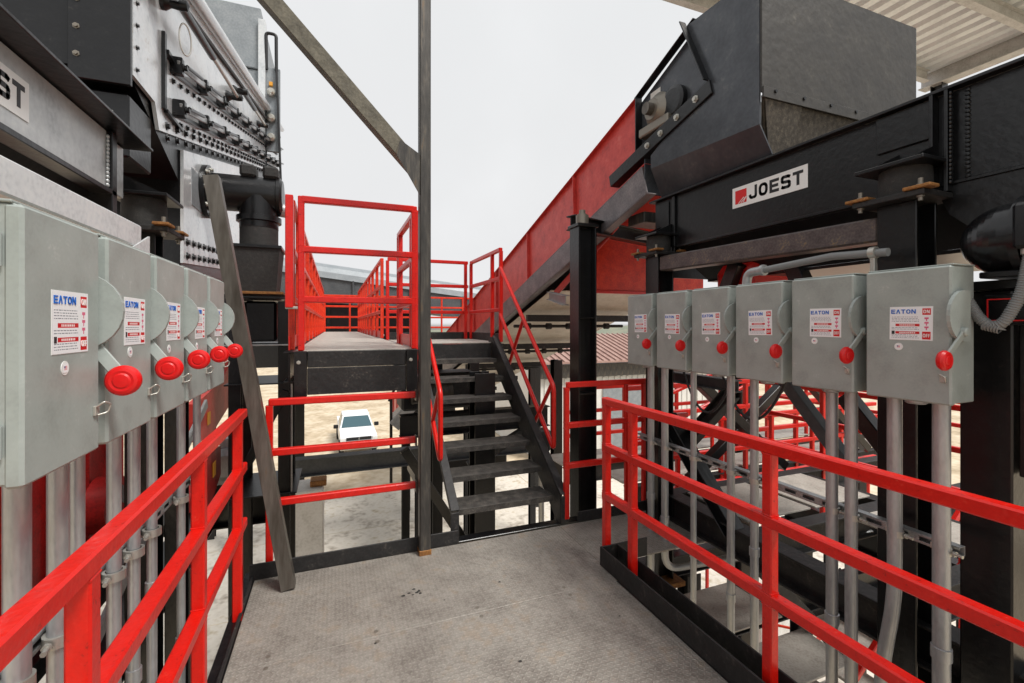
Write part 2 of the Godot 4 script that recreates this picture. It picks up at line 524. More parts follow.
func make_switch_box() -> Node3D:
	# front faces +Z, origin at the middle of the bottom of the door face; 0.30 wide, 0.545 high
	var t := Node3D.new()
	var W := 0.30
	var H := 0.545
	var D := 0.165
	var body := MB.new().box(Vector3(-W / 2 + 0.004, 0.006, -D), Vector3(W / 2 - 0.004, H - 0.004, -0.012), 0.004)
	body.bar(Vector3(-W / 2, H - 0.001, -D * 0.55), Vector3(W / 2, H - 0.001, -D * 0.55), D * 0.9, 0.006, Vector3.UP, 0.002)
	part(body, "body", M.grey_paint, t)
	var door := MB.new().box(Vector3(-W / 2, 0, -0.03), Vector3(W / 2, H - 0.006, 0), 0.006)
	var dn := part(door, "door", M.grey_paint, t)
	for y in [0.09, 0.45]:
		var hg := MB.new().lathe(Vector3(-W / 2 - 0.004, y - 0.03, -0.034), Vector3.UP, [[0, 0], [0.006, 0], [0.006, 0.06], [0, 0.06]], 10)
		hg.box(Vector3(-W / 2 - 0.003, y - 0.026, -0.075), Vector3(-W / 2 + 0.001, y + 0.026, -0.034), 0.001)
		part(hg, "hinge", M.grey_paint, t)
	# handle shroud: half disc on the right flank, standing forward of the door
	var pts := []
	for k in 15:
		var an := -PI / 2 + PI * k / 14.0
		pts.append(Vector3(W / 2 + 0.006, 0.345 + sin(an) * 0.098, -0.052 + cos(an) * 0.098))
	pts.append(Vector3(W / 2 + 0.006, 0.443, -0.09))
	pts.append(Vector3(W / 2 + 0.006, 0.247, -0.09))
	part(MB.new().plate(pts, Vector3.RIGHT, 0.012), "handle_shroud", M.grey_paint, t)
	var arm := MB.new().bar(Vector3(W / 2 + 0.024, 0.275, -0.03), Vector3(W / 2 + 0.004, 0.178, 0.046), 0.008, 0.03, Vector3(0, 0, 1), 0.002)
	arm.lathe(Vector3(W / 2 + 0.012, 0.28, -0.034), Vector3.RIGHT, [[0, 0], [0.017, 0], [0.017, 0.02], [0.012, 0.024], [0, 0.024]], 14)
	var handle := part(arm, "handle", M.grey_paint, t)
	var kn := MB.new().lathe(Vector3(W / 2 + 0.002, 0.172, 0.048), Vector3.RIGHT, [[0, -0.017], [0.016, -0.016], [0.02, -0.0135], [0.026, -0.0145], [0.033, -0.012], [0.0385, -0.004], [0.0385, 0.004], [0.033, 0.012], [0.026, 0.0145], [0.02, 0.0135], [0.016, 0.016], [0, 0.017]], 28)
	part(kn, "knob", M.knob, handle)
	# latch: wire loop and hasp low on the right
	var lt := MB.new().box(Vector3(W / 2 - 0.034, 0.088, 0.0), Vector3(W / 2 - 0.014, 0.112, 0.006), 0.001)
	lt.tube(bend([Vector3(W / 2 - 0.03, 0.11, 0.006), Vector3(W / 2 - 0.03, 0.122, 0.022), Vector3(W / 2 - 0.008, 0.112, 0.026), Vector3(W / 2 - 0.008, 0.092, 0.02), Vector3(W / 2 - 0.022, 0.088, 0.004)], 0.006, 3), 0.0026, 6)
	part(lt, "latch", M.zinc, t)
	var lb := MB.new().box(Vector3(-0.056, 0.25, -0.0002), Vector3(0.094, 0.387, 0.0008), 0.0003)
	var lp := part(lb, "rating_label", M.white, t)
	quad(0.148, 0.135, "print", M.label_print, lp, Vector3(0.019, 0.3185, 0.0012))
	stroke_letters("EATON", 0.09, 0.0175, 0.0036, M.eaton_blue, lp, Vector3(-0.05, 0.3585, 0.002))
	lettering("ON", 0.014, M.white, lp, Vector3(0.073, 0.366, 0.0016), 0.021)
	lettering("OFF", 0.014, M.white, lp, Vector3(0.073, 0.27, 0.0016), 0.023)
	part(MB.new().lathe(Vector3(-0.02, 0.225, 0.0), Vector3(0, 0, 1), [[0.0155, 0], [0.0155, 0.001], [0, 0.001]], 24), "flag_sticker", M.white, t)
	quad(0.02, 0.02, "flag_print", M.flag_print, t, Vector3(-0.02, 0.225, 0.0018))
	part(MB.new().lathe(Vector3(-0.005, 0.0, -0.085), Vector3.DOWN, [[0.038, -0.002], [0.038, 0.014], [0.03, 0.02], [0.0, 0.02]], 16), "conduit_hub", M.galvanized, t)
	return t

# small differences from box to box: sticker tilt, handle throw, latch swing
func vary(o: Node3D, i: int) -> void:
	var rng := RandomNumberGenerator.new()
	rng.seed = 300 + i
	var lb: Node3D = o.get_node("rating_label")
	lb.rotation.z = rng.randf_range(-0.02, 0.02)
	lb.position += Vector3(rng.randf_range(-0.006, 0.006), rng.randf_range(-0.004, 0.004) , 0)
	var fx := rng.randf_range(-0.012, 0.018)
	var fy := rng.randf_range(-0.01, 0.008)
	for n in ["flag_sticker", "flag_print"]:
		(o.get_node(n) as Node3D).position += Vector3(fx, fy, 0)
	(o.get_node("handle") as Node3D).position.y += rng.randf_range(-0.004, 0.004)

func conduit(label: String, pts: Array, r: float, group: String, couplings := []) -> void:
	var t := thing("conduit", label, "pipe", pts[-1], group)
	var q := []
	for p in pts: q.append(p - pts[-1])
	part(MB.new().tube(bend(q, 0.12) if q.size() > 2 else q, r, 18), "tube", M.galvanized, t)
	for y in couplings:
		var p0: Vector3 = q[0]
		var mb := MB.new().lathe(Vector3(p0.x, y - pts[-1].y, p0.z), Vector3.UP, [[r, 0], [r + 0.005, 0.002], [r + 0.005, 0.05], [r, 0.052]], 18)
		part(mb, "coupling", M.galvanized, t)

func spring_mount(label: String, at: Vector3, r: float, h: float, side: float) -> void:
	# rubber buffer between a bracket plate and a bolted base, origin under the base plate
	var t := thing("spring_mount", label, "machine mount", at, "rubber machine mounts")
	part(MB.new().lathe(Vector3(0, 0.03, 0), Vector3.UP, [[r, 0], [r * 1.03, h * 0.3], [r * 1.03, h * 0.7], [r, h], [0, h]], 28), "buffer", M.rubber, t)
	part(MB.new().box(Vector3(-r * 1.5, 0, -r * 1.5), Vector3(r * 1.5, 0.026, r * 1.5), 0.003), "base_plate", M.black_dusty, t)
	part(MB.new().box(Vector3(-r * 1.45, h + 0.03, -r * 1.45), Vector3(r * 1.45, h + 0.048, r * 1.45), 0.003), "bracket_plate", M.black, t)
	for s in [-0.8, 0.8]:
		part(MB.new().plate([Vector3(-side * r * 1.3, h + 0.048, s * r), Vector3(side * r * 1.5, h + 0.048, s * r), Vector3(side * r * 1.5, h + 0.17, s * r)], Vector3(0, 0, 1), 0.012), "gusset", M.black, t)
	for sx in [-1, 1]:
		for sz in [-1, 1]:
			var mb := MB.new().box(Vector3(sx * r * 1.25 - 0.036, 0.027, sz * r * 1.25 - 0.052), Vector3(sx * r * 1.25 + 0.036, 0.042, sz * r * 1.25 + 0.052), 0.003)
			var cp := part(mb, "clamp", M.rust, t)
			part(MB.new().bolt(Vector3(sx * r * 1.25, 0.042, sz * r * 1.25), Vector3.UP, 0.01, 0.034), "bolt", M.zinc_dark, cp)
			part(MB.new().bolt(Vector3(sx * r * 1.25, -0.001, sz * r * 1.25), Vector3.DOWN, 0.01, 0.022), "nut", M.zinc_dark, cp)
	part(MB.new().bolt(Vector3(0, h + 0.048, 0), Vector3.UP, 0.02, 0.03), "bolt", M.zinc, t)

# heavy block letters as strokes: each a list of polylines in a 1 x 1 cell
func stroke_letters(word: String, w: float, h: float, th: float, mt: Material, parent: Node3D, at: Vector3) -> void:
	var adv := w / word.length()
	var cw := adv * 0.84
	for i in word.length():
		var mb := MB.new()
		var lines := []
		var x0 := th * 0.5
		var x1 := cw - th * 0.5
		var y0 := th * 0.5
		var y1 := h - th * 0.5
		var ym := h * 0.5
		match word[i]:
			"J": lines = [bend([Vector3(x1, y1 + th * 0.5, 0), Vector3(x1, y0, 0), Vector3(x0 + cw * 0.1, y0, 0), Vector3(x0 + cw * 0.05, y0 + h * 0.22, 0)], min(cw, h) * 0.2, 4)]
			"O":
				var o := []
				for k in 25:
					var a := TAU * k / 24.0
					var c := cos(a)
					var s := sin(a)
					o.append(Vector3((x0 + x1) / 2 + sign(c) * pow(abs(c), 0.75) * (x1 - x0) / 2, ym + sign(s) * pow(abs(s), 0.75) * (y1 - y0) / 2, 0))
				lines = [o]
			"E": lines = [[Vector3(x0, 0, 0), Vector3(x0, h, 0)], [Vector3(x0 + th * 0.5, y0, 0), Vector3(cw, y0, 0)], [Vector3(x0 + th * 0.5, ym, 0), Vector3(cw * 0.92, ym, 0)], [Vector3(x0 + th * 0.5, y1, 0), Vector3(cw, y1, 0)]]
			"S": lines = [bend([Vector3(x1 + cw * 0.02, y1 - h * 0.06, 0), Vector3(x1 - cw * 0.1, y1, 0), Vector3(x0, y1, 0), Vector3(x0, ym + th * 0.1, 0), Vector3(x1, ym - th * 0.1, 0), Vector3(x1, y0, 0), Vector3(x0 + cw * 0.1, y0, 0), Vector3(x0 - cw * 0.02, y0 + h * 0.06, 0)], min(cw, h) * 0.12, 3)]
			"A": lines = [[Vector3(x0, 0, 0), Vector3(cw / 2, h, 0)], [Vector3(x1, 0, 0), Vector3(cw / 2 + 0.0001, h, 0)]]
			"N": lines = [[Vector3(x0, 0, 0), Vector3(x0, h, 0)], [Vector3(x1, 0, 0), Vector3(x1, h, 0)], [Vector3(x0, h, 0), Vector3(x1 + 0.0001, 0, 0)]]
			"T": lines = [[Vector3(0, y1, 0), Vector3(cw, y1, 0)], [Vector3(cw / 2, 0, 0), Vector3(cw / 2, h - th, 0)]]
		for l in lines:
			for k in l.size() - 1:
				var a: Vector3 = l[k]
				var b: Vector3 = l[k + 1]
				var d := (b - a).normalized() * (th * 0.22 if l.size() > 2 else 0.0)
				mb.bar(a - d, b + d, th, 0.0012, Vector3(0, 0, 1), 0.0002)
		var m := part(mb, "lettering", mt, parent)
		m.position = at + Vector3(adv * i, 0, 0)

func joest_sign(parent: Node3D, at: Vector3, turn: float, w: float, h: float) -> void:
	var s := MeshInstance3D.new()
	var mb := MB.new().box(Vector3(-w / 2, -h / 2, 0), Vector3(w / 2, h / 2, 0.003), 0.0008)
	s.mesh = mb.st.commit()
	s.material_override = M.white
	s.name = "sign"
	parent.add_child(s, true)
	s.position = at
	s.rotation.y = turn
	s.set_meta("label", "white sign with a red square and black JOEST lettering")
	var q := h * 0.66
	var lx := -w / 2 + h * 0.18
	var logo := MB.new().box(Vector3(lx, -q / 2, 0.0025), Vector3(lx + q, q / 2, 0.0045), 0.0005)
	part(logo, "emblem", M.sign_red, s)
	var bars := MB.new()
	for k in 3:
		var o := (0.42 + k * 0.21) * q
		bars.bar(Vector3(lx + o - q * 0.12, -q / 2 + q * 0.02, 0.0052), Vector3(lx + min(q, o + q * 0.36), -q / 2 + q * 0.4 + k * 0.0, 0.0052), q * 0.05, 0.0012, Vector3(0, 0, 1), 0.0003)
	part(bars, "emblem_stripes", M.white, s)
	stroke_letters("JOEST", w - h * 1.05, h * 0.6, h * 0.134, M.ink, s, Vector3(-w / 2 + h * 0.95, -h * 0.28, 0.0036))

func build_platform():
	var fl := structure("platform_floor")
	var z0 := -1.6
	# chequer plates, each its own sheet, narrow joints between them
	for r in [[-0.47, -1.6, 0.62, 0.55], [0.622, -1.6, 1.64, 0.55], [-0.47, 0.553, 1.64, 2.4292], [-0.47, 2.4308, 1.6645, 3.24], [1.666, 2.62, 3.1, 3.24]]:
		part(MB.new().box(P(r[0], -0.012, r[1]), P(r[2], 0, r[3]), 0.0012), "plate", M.floor_plate, fl)
	part(MB.new().ibeam(P(-0.5, -0.17, z0), P(-0.5, -0.17, 3.4), 0.09, 0.3, 0.012, Vector3.UP, 1.0), "edge_beam", M.black, fl)
	part(MB.new().ibeam(P(1.7, -0.17, z0), P(1.7, -0.17, 2.6), 0.09, 0.3, 0.012, Vector3.UP, -1.0), "edge_beam", M.black, fl)
	part(MB.new().ibeam(P(-0.46, -0.17, 3.36), P(3.1, -0.17, 3.36), 0.09, 0.3, 0.012, Vector3.UP, 1.0), "edge_beam", M.black, fl)
	part(MB.new().box(P(1.63, -0.02, 2.6), P(1.7, -0.013, 3.24), 0.002), "backing_strip", M.black, fl)
	part(MB.new().box(P(0.59, -0.02, z0), P(0.66, -0.013, 0.5), 0.002), "backing_strip", M.black, fl)
	for f in [-0.8, 0.552, 1.4, 2.43]:
		part(MB.new().ibeam(P(-0.45, -0.1, f), P(1.64, -0.1, f), 0.08, 0.16, 0.01), "joist", M.black, fl)
	# upstands round the deck
	part(MB.new().box(P(-0.489, 0, z0), P(-0.476, 0.025, 3.24), 0.002), "toe_plate", M.black_dusty, fl)
	part(MB.new().box(P(-0.5, -0.02, 3.25), P(0.84, 0.095, 3.262), 0.002), "toe_plate", M.black_dusty, fl)
	part(MB.new().box(P(1.84, -0.02, 3.25), P(3.1, 0.08, 3.262), 0.002), "toe_plate", M.black_dusty, fl)
	part(MB.new().box(P(1.645, 0.001, z0), P(1.657, 0.125, 2.6), 0.002), "toe_plate", M.black_dusty, fl)
	part(MB.new().box(P(1.77, -0.06, z0), P(1.78, 0.125, 2.6), 0.002), "toe_plate", M.black_dusty, fl)
	part(MB.new().box(P(1.645, 0.001, 2.602), P(2.02, 0.125, 2.614), 0.002), "toe_plate", M.black_dusty, fl)
	for x in [-0.3, 0.2, 0.75, 1.3]:
		for f in [2.39, 2.47]:
			part(MB.new().lathe(P(x, -0.001, f), Vector3.UP, [[0.011, 0.0], [0.011, 0.0025], [0.005, 0.0035], [0.0, 0.0025]], 12), "plate_screw", M.zinc_dark, fl)
	# legs of the platform down to the yard
	for q in [[-0.38, 3.2], [-0.38, -1.4], [1.55, -1.4]]:
		part(MB.new().ibeam(P(q[0], -5.6, q[1]), P(q[0], -0.3, q[1]), 0.16, 0.16, 0.012), "column", M.black, fl)
	# dark leaf scraps and stains lie as small flakes
	var rng := RandomNumberGenerator.new()
	rng.seed = 91
	var scraps := MB.new()
	for k in 19:
		var c := P(rng.randf_range(-0.3, 1.5), 0.0012, rng.randf_range(1.3, 3.1))
		if k < 9:
			c = P(0.42 + rng.randf_range(-0.06, 0.06), 0.0012, 2.74 + rng.randf_range(-0.02, 0.02))
		var pp := []
		var rr := rng.randf_range(0.004, 0.012)
		for j in 6:
			pp.append(c + Vector3(cos(TAU * j / 6) * rr * rng.randf_range(0.5, 1.6), 0, sin(TAU * j / 6) * rr * rng.randf_range(0.4, 1.0)))
		scraps.plate(pp, Vector3.UP, 0.0015)
	var so := single(scraps, "debris", M.rubber, "small dark flakes of debris scattered on the deck plates", "debris")
	so.set_meta("kind", "stuff")

func build_near_rails():
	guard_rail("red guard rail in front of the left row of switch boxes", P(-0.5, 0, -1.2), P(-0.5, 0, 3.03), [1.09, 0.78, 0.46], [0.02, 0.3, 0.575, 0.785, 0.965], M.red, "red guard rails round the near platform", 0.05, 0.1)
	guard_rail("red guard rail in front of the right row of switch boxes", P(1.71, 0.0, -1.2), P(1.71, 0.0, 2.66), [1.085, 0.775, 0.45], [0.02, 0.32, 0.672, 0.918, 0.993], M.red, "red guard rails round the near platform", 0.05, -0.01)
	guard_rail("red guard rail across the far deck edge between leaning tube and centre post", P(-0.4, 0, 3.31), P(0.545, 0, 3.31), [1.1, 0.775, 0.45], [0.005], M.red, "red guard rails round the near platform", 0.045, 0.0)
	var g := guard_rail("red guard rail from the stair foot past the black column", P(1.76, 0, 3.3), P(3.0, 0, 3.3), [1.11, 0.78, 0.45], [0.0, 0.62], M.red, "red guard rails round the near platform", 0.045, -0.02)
	part(MB.new().bar(Vector3(0.58, 0.0, 0.0), Vector3(0.58, 1.085, 0), 0.03, 0.03), "post", M.red, g)

func build_centre_post():
	var t := thing("steel_post", "weathered square steel post standing on the deck by the stairs", "post", P(0.585, 0, 3.2))
	part(MB.new().bar(Vector3.ZERO, Vector3(0, 5.6, 0), 0.078, 0.078, Vector3.UP, 0.008), "tube", M.weathered, t)
	part(MB.new().box(Vector3(-0.0415, 0, -0.0415), Vector3(0.0415, 0.035, 0.0415), 0.002), "foot_collar", M.rust, t)
	for h in [1.1, 0.775, 0.45]:
		part(MB.new().box(Vector3(-0.05, h - 0.04, -0.11), Vector3(-0.043, h + 0.04, -0.043), 0.002), "lug", M.weathered, t)
	# angle brace running up to the left
	var a := Vector3(-0.005, 2.635, 0.0)
	var b := Vector3(-1.75, 4.46, 0.0)
	var d := (b - a).normalized()
	var n := Vector3(-d.y, d.x, 0)
	var ang := MB.new().bar(a + Vector3(0, 0, 0.03), b + Vector3(0, 0, 0.03), 0.006, 0.1, n, 0.002)
	ang.bar(a - n * 0.047 + Vector3(0, 0, -0.02), b - n * 0.047 + Vector3(0, 0, -0.02), 0.09, 0.006, n, 0.002)
	ang.bar(a + n * 0.047 + Vector3(0, 0, -0.02), b + n * 0.047 + Vector3(0, 0, -0.02), 0.09, 0.006, n, 0.002)
	part(MB.new().plate([Vector3(-0.04, 2.5, 0.042), Vector3(-0.04, 2.78, 0.042), Vector3(-0.17, 2.86, 0.042), Vector3(-0.2, 2.77, 0.042)], Vector3(0, 0, -1), 0.008), "gusset", M.weathered, t)
	single(ang, "channel_brace", M.olive, "olive grey steel channel sloping up from the centre post", "brace").position = t.position

func build_leaning_tube():
	var a := P(-0.262, 0.0, 3.07)
	var b := P(-0.672, 2.46, 3.12)
	var mb := MB.new()
	var d := b - a
	# open square tube: four walls
	for k in [[0.0, 0.036, 0.078, 0.006], [0.0, -0.036, 0.078, 0.006], [0.036, 0.0, 0.006, 0.0655], [-0.036, 0.0, 0.006, 0.0655]]:
		var z := d.normalized()
		var x := Vector3(0, 0, 1).cross(z).normalized()
		var y := z.cross(x)
		var o: Vector3 = x * k[0] + y * k[1]
		mb.box_t(Transform3D(Basis(x, y, z), d * 0.5 + o), Vector3(k[2], k[3], d.length()), 0.0015)
	var s := single(mb, "leaning_tube", M.bare_steel, "loose rusty square steel tube leaning beside the left rail end", "steel tube")
	s.position = a + Vector3(0, 0.008, 0)

func build_switch_rows():
	var proto := make_switch_box()
	for i in 5:
		var o: Node3D = proto.duplicate()
		o.name = numbered("switch_box")
		add_child(o)
		o.position = P(-0.55, 1.29, 1.287 + 0.345 * i)
		o.rotation.y = PI / 2
		vary(o, i)
		o.set_meta("label", "grey switch box in the left row, " + ["nearest the camera, filling the left edge", "second from the camera", "third from the camera", "fourth from the camera", "farthest, next to the leaning tube"][i])
		o.set_meta("category", "switch box")
		o.set_meta("group", "grey switch boxes with red knobs")
	for i in 6:
		var o: Node3D = proto.duplicate()
		o.name = numbered("switch_box")
		add_child(o)
		o.position = P(2.19, 1.29, 2.92 - 0.352 * i)
		o.rotation.y = -PI / 2
		vary(o, i + 5)
		o.set_meta("label", "grey switch box in the right row, " + ["farthest and smallest, next to the black column", "second from the far end", "third from the far end", "fourth, left of the grey elbow pipe", "fifth, under the grey horizontal pipe", "nearest the camera, beside the black motor"][i])
		o.set_meta("category", "switch box")
		o.set_meta("group", "grey switch boxes with red knobs")
	proto.free()
	# conduits
	var lf := [1.344, 1.505, 1.597, 1.821, 1.977, 2.146, 2.502, 2.76]
	for i in lf.size():
		conduit("galvanized conduit under the left switch boxes, %s from the camera" % ORD[i], [P(-0.66, 1.285, lf[i]), P(-0.66, -1.9, lf[i])], [0.0235, 0.0215, 0.017, 0.019, 0.018, 0.017, 0.017, 0.017][i], "vertical conduits under the left boxes", [0.12 + 0.22 * (i % 3)])
	var rf := [[2.9, 0.026], [2.74, 0.026], [2.45, 0.02], [2.135, 0.023], [1.965, 0.023], [1.52, 0.026], [1.43, 0.026], [1.25, 0.027], [1.085, 0.029]]
	for i in rf.size():
		var f: float = rf[i][0]
		var pts := [P(2.285, 1.285, f), P(2.285, -1.3, f)]
		if i == 1:
			pts = [P(2.285, 1.285, f), P(2.285, -0.22, f), P(3.9, -0.02, f - 0.45)]
		elif i == 7:
			pts = [P(2.285, 1.285, f), P(2.285, 0.4, f), P(2.28, 0.05, f + 0.05), P(2.28, -1.3, f + 0.055)]
		conduit("galvanized conduit under the right switch boxes, %s from the far end" % ORD[i], pts, rf[i][1], "vertical conduits under the right boxes", [0.25 - 0.12 * (i % 4)])
	# slotted struts with pipe clamps
	strut("slotted steel strut clamping the conduits under the left boxes", P(-0.715, 0.8, 1.3), P(-0.715, 0.8, 2.95), 1.0, lf)
	var rl := []
	for q in rf: rl.append(q[0])
	strut("slotted steel strut clamping the conduits under the right boxes", P(2.345, 0.69, 1.045), P(2.345, 0.69, 3.12), -1.0, rl)
	for i in 2:
		var y: float = [1.42, 1.7][i]
		strut("slotted steel strut behind the right switch boxes, %s one" % ["lower", "upper"][i], P(2.39, y, 1.06), P(2.39, y, 3.1), -1.0, [])
		strut("slotted steel strut behind the left switch boxes, %s one" % ["lower", "upper"][i], P(-0.745, y, 1.0), P(-0.745, y, 3.0), 1.0, [])
	# horizontal pipe with elbow over the right boxes
	var hp := thing("grey_pipe", "grey pipe with elbow fitting running along above the right boxes", "pipe", P(2.33, 1.9, 1.2))
	part(MB.new().tube([Vector3(0, 0.03, -0.1), Vector3(0, 0.045, -0.35), Vector3(0, 0.02, -0.74)], 0.019, 14), "tube", M.flex, hp)
	var el := MB.new().tube(bend([Vector3(0, 0.02, -0.74), Vector3(0, 0.015, -0.85), Vector3(0, -0.06, -0.86)], 0.04), 0.026, 14)
	el.lathe(Vector3(0, 0.02, -0.745), Vector3(0, 0, 1), [[0.026, -0.01], [0.032, -0.01], [0.032, 0.012], [0.019, 0.014]], 12)
	part(el, "elbow", M.galvanized, hp)
	part(MB.new().lathe(Vector3(0, 0.035, -0.16), Vector3(0, 0, 1), [[0.019, -0.014], [0.028, -0.013], [0.028, 0.013], [0.019, 0.014]], 12).box(Vector3(-0.012, -0.06, -0.17), Vector3(0.012, 0.02, -0.15), 0.002), "clamp", M.zinc, hp)
	# slack black cables looping between right boxes
	for i in 2:
		var f0: float = [2.57, 2.22][i]
		var f1: float = [2.13, 1.78][i]
		var pts := []
		for k in 17:
			var t := k / 16.0
			pts.append(P(2.3, 1.29 - 4.0 * t * (1 - t) * [0.27, 0.25][i], lerp(f0, f1, t)))
		single(MB.new().tube(pts, 0.008, 8), "cable", M.cable, "slack black cable looping under the right boxes, %s loop" % ["farther", "nearer"][i], "cable", "cable loops")

func strut(label: String, a: Vector3, b: Vector3, face_dir: float, clamps: Array) -> void:
	var t := thing("strut_channel", label, "strut", a, "slotted strut channels")
	var L := b - a
	var mb := MB.new()
	mb.box(Vector3(-0.018 * face_dir, -0.02, 0), Vector3(-0.0155 * face_dir, 0.02, L.z), 0.0005)
	mb.box(Vector3(-0.015 * face_dir, 0.0175, 0), Vector3(0.02 * face_dir, 0.02, L.z), 0.0005)
	mb.box(Vector3(-0.015 * face_dir, -0.02, 0), Vector3(0.02 * face_dir, -0.0175, L.z), 0.0005)
	mb.box(Vector3(0.018 * face_dir, 0.009, 0), Vector3(0.0205 * face_dir, 0.0172, L.z), 0.0005)
	mb.box(Vector3(0.018 * face_dir, -0.0172, 0), Vector3(0.0205 * face_dir, -0.009, L.z), 0.0005)
	var n := int(abs(L.z) / 0.1)
	for k in n:
		var z := L.z * (k + 0.5) / n
		mb.box(Vector3(0.0182 * face_dir, -0.0088, z - 0.02), Vector3(0.0204 * face_dir, 0.0088, z + 0.02), 0.0005)
	part(mb, "channel", M.strut, t)
	for f in clamps:
		var c := MB.new()
		var z2: float = -f - a.z
		c.lathe(Vector3(0.055 * face_dir, -0.014, z2), Vector3.UP, [[0.022, 0.0], [0.0305, 0.0], [0.0305, 0.028], [0.022, 0.028]], 16)
		c.bolt(Vector3(0.05 * face_dir, 0.0, z2 + 0.036), Vector3(0.2 * face_dir, 0, 1), 0.007, 0.03)
		c.box(Vector3(0.02 * face_dir, -0.012, z2 - 0.045), Vector3(0.045 * face_dir, 0.012, z2 - 0.028), 0.001)
		part(c, "pipe_clamp", M.zinc, t)

# ---------------------------------------------------------------- left side
func build_left_machines():
	# feeder beam with the JOEST sign
	var t := thing("feeder_beam", "dull grey feeder beam with partly seen JOEST sign, upper left", "feeder", P(-0.95, 2.2, 2.55))
	var o := -t.position
	part(MB.new().box(P(-1.25, 2.21, -1.0) + o, P(-0.95, 2.47, 2.55) + o, 0.006), "web", M.panel_dull, t)
	part(MB.new().box(P(-1.3, 2.472, -1.0) + o, P(-0.855, 2.487, 2.8) + o, 0.003), "top_flange", M.black, t)
	part(MB.new().box(P(-1.3, 2.185, -1.0) + o, P(-0.93, 2.208, 2.6) + o, 0.003), "bottom_flange", M.black, t)
	part(MB.new().box(P(-1.25, 2.1, 2.552) + o, P(-0.93, 2.47, 2.6) + o, 0.003), "end_plate", M.black, t)
	part(MB.new().box(P(-1.25, 2.22, 2.603) + o, P(-0.97, 2.468, 2.78) + o, 0.004), "end_block", M.panel_dull, t)
	var sm := MB.new()
	for k in 13:
		sm.lathe(P(-0.947, 2.225 + k * 0.018, 2.548) + o, Vector3.RIGHT, [[0.011, 0.0], [0.008, 0.006], [0, 0.008]], 7)
	part(sm, "weld_seam", M.panel_dull, t)
	part(MB.new().plate([P(-1.25, 1.98, -1.0) + o, P(-1.25, 1.98, 2.56) + o, P(-1.0, 2.184, 2.56) + o, P(-1.0, 2.184, -1.0) + o], Vector3(-0.6, 0.7, 0), 0.01), "hull", M.black, t)
	joest_sign(t, P(-0.9495, 2.335, 1.74) + o, PI / 2, 0.5, 0.13)
	spring_mount("black rubber machine mount under the left feeder beam end", P(-0.94, 2.08, 2.95), 0.095, 0.15, -1.0)
	var st := MB.new().ibeam(Vector3(0, -5.6 - 2.08, 0), Vector3(0, 0, 0), 0.13, 0.13, 0.012)
	single(st, "machine_post", M.black, "black steel post under the left machine mount", "post").position = P(-0.94, 2.08, 2.95)
	# pale beam above the boxes
	var lb := MB.new().box(P(-0.86, 1.92, -1.0), P(-0.755, 2.015, 2.34), 0.006)
	single(lb, "cap_beam", M.cap_beam, "pale grey steel beam just above the left switch boxes", "beam")
	var gs := MB.new().plate([P(-0.76, 1.86, 2.12), P(-0.76, 1.985, 2.42), P(-0.76, 1.82, 2.42)], Vector3.RIGHT, 0.008)
	single(gs, "gusset_plate", M.cap_beam, "pale triangular gusset behind the third left switch box", "plate")
	for f in [0.4, 3.0]:
		single(MB.new().ibeam(P(-0.81, -5.6, f), P(-0.81, 1.918, f), 0.09, 0.09, 0.008), "box_rack_post", M.black, "black post of the left box rack, %s one" % ["near" if f < 1 else "far"], "post")

	build_screen()
	build_discharge()

	# red drive machinery seen between the conduits
	var rm := thing("drive_unit", "dark red vibrating drive housing behind the left conduits", "machine", P(-1.9, -0.3, 3.2))
	o = -rm.position
	part(MB.new().box(P(-2.6, 0.05, 1.4) + o, P(-1.35, 1.12, 3.9) + o, 0.03), "housing", M.red_dark, rm)
	for k in 7:
		part(MB.new().box(P(-1.35, 0.1, 1.6 + k * 0.34) + o, P(-1.31, 1.05, 1.63 + k * 0.34) + o, 0.004), "rib", M.red_dark, rm)
	part(MB.new().box(P(-2.62, 1.125, 1.36) + o, P(-1.28, 1.16, 3.95) + o, 0.004), "cover", M.red_dark, rm)
	part(MB.new().box(P(-2.62, -0.06, 1.36) + o, P(-1.28, 0.045, 3.95) + o, 0.004), "skid", M.black, rm)
	part(MB.new().tube([P(-1.3, 0.55, 3.35) + o, P(-1.2, 0.55, 3.35) + o], 0.16, 24), "bearing_cap", M.red_dark, rm)
	var g := thing("belt_guard", "flat red belt guard plate beyond the left boxes", "machine guard", P(-0.95, 0.7, 4.4), "red belt guards")
	o = -g.position
	part(MB.new().plate([P(-0.95, 1.02, 3.95) + o, P(-0.95, 1.1, 4.75) + o, P(-0.95, 1.34, 5.45) + o, P(-0.95, 0.9, 5.5) + o, P(-0.95, 0.68, 4.32) + o, P(-0.95, 0.73, 4.0) + o], Vector3.LEFT, 0.06), "face", M.red_conveyor, g)
	part(MB.new().box(P(-0.946, 0.8, 4.25) + o, P(-0.943, 0.9, 4.34) + o, 0.0005), "caution_label", M.yellow, g)
	var g2 := thing("belt_guard", "angular red guard plate low behind the left rail", "machine guard", P(-0.95, 0.2, 4.3), "red belt guards")
	o = -g2.position
	part(MB.new().plate([P(-0.95, 0.64, 4.05) + o, P(-0.95, 0.52, 4.73) + o, P(-0.95, 0.27, 4.73) + o, P(-0.95, 0.12, 4.38) + o, P(-0.95, 0.3, 3.73) + o], Vector3.LEFT, 0.09), "face", M.red_dark, g2)
	part(MB.new().box(P(-0.946, 0.33, 4.42) + o, P(-0.943, 0.45, 4.52) + o, 0.0005), "caution_label", M.yellow, g2)
	var mo := thing("small_motor", "small silver motor low behind the left rail end", "motor", P(-0.95, 0.1, 5.1))
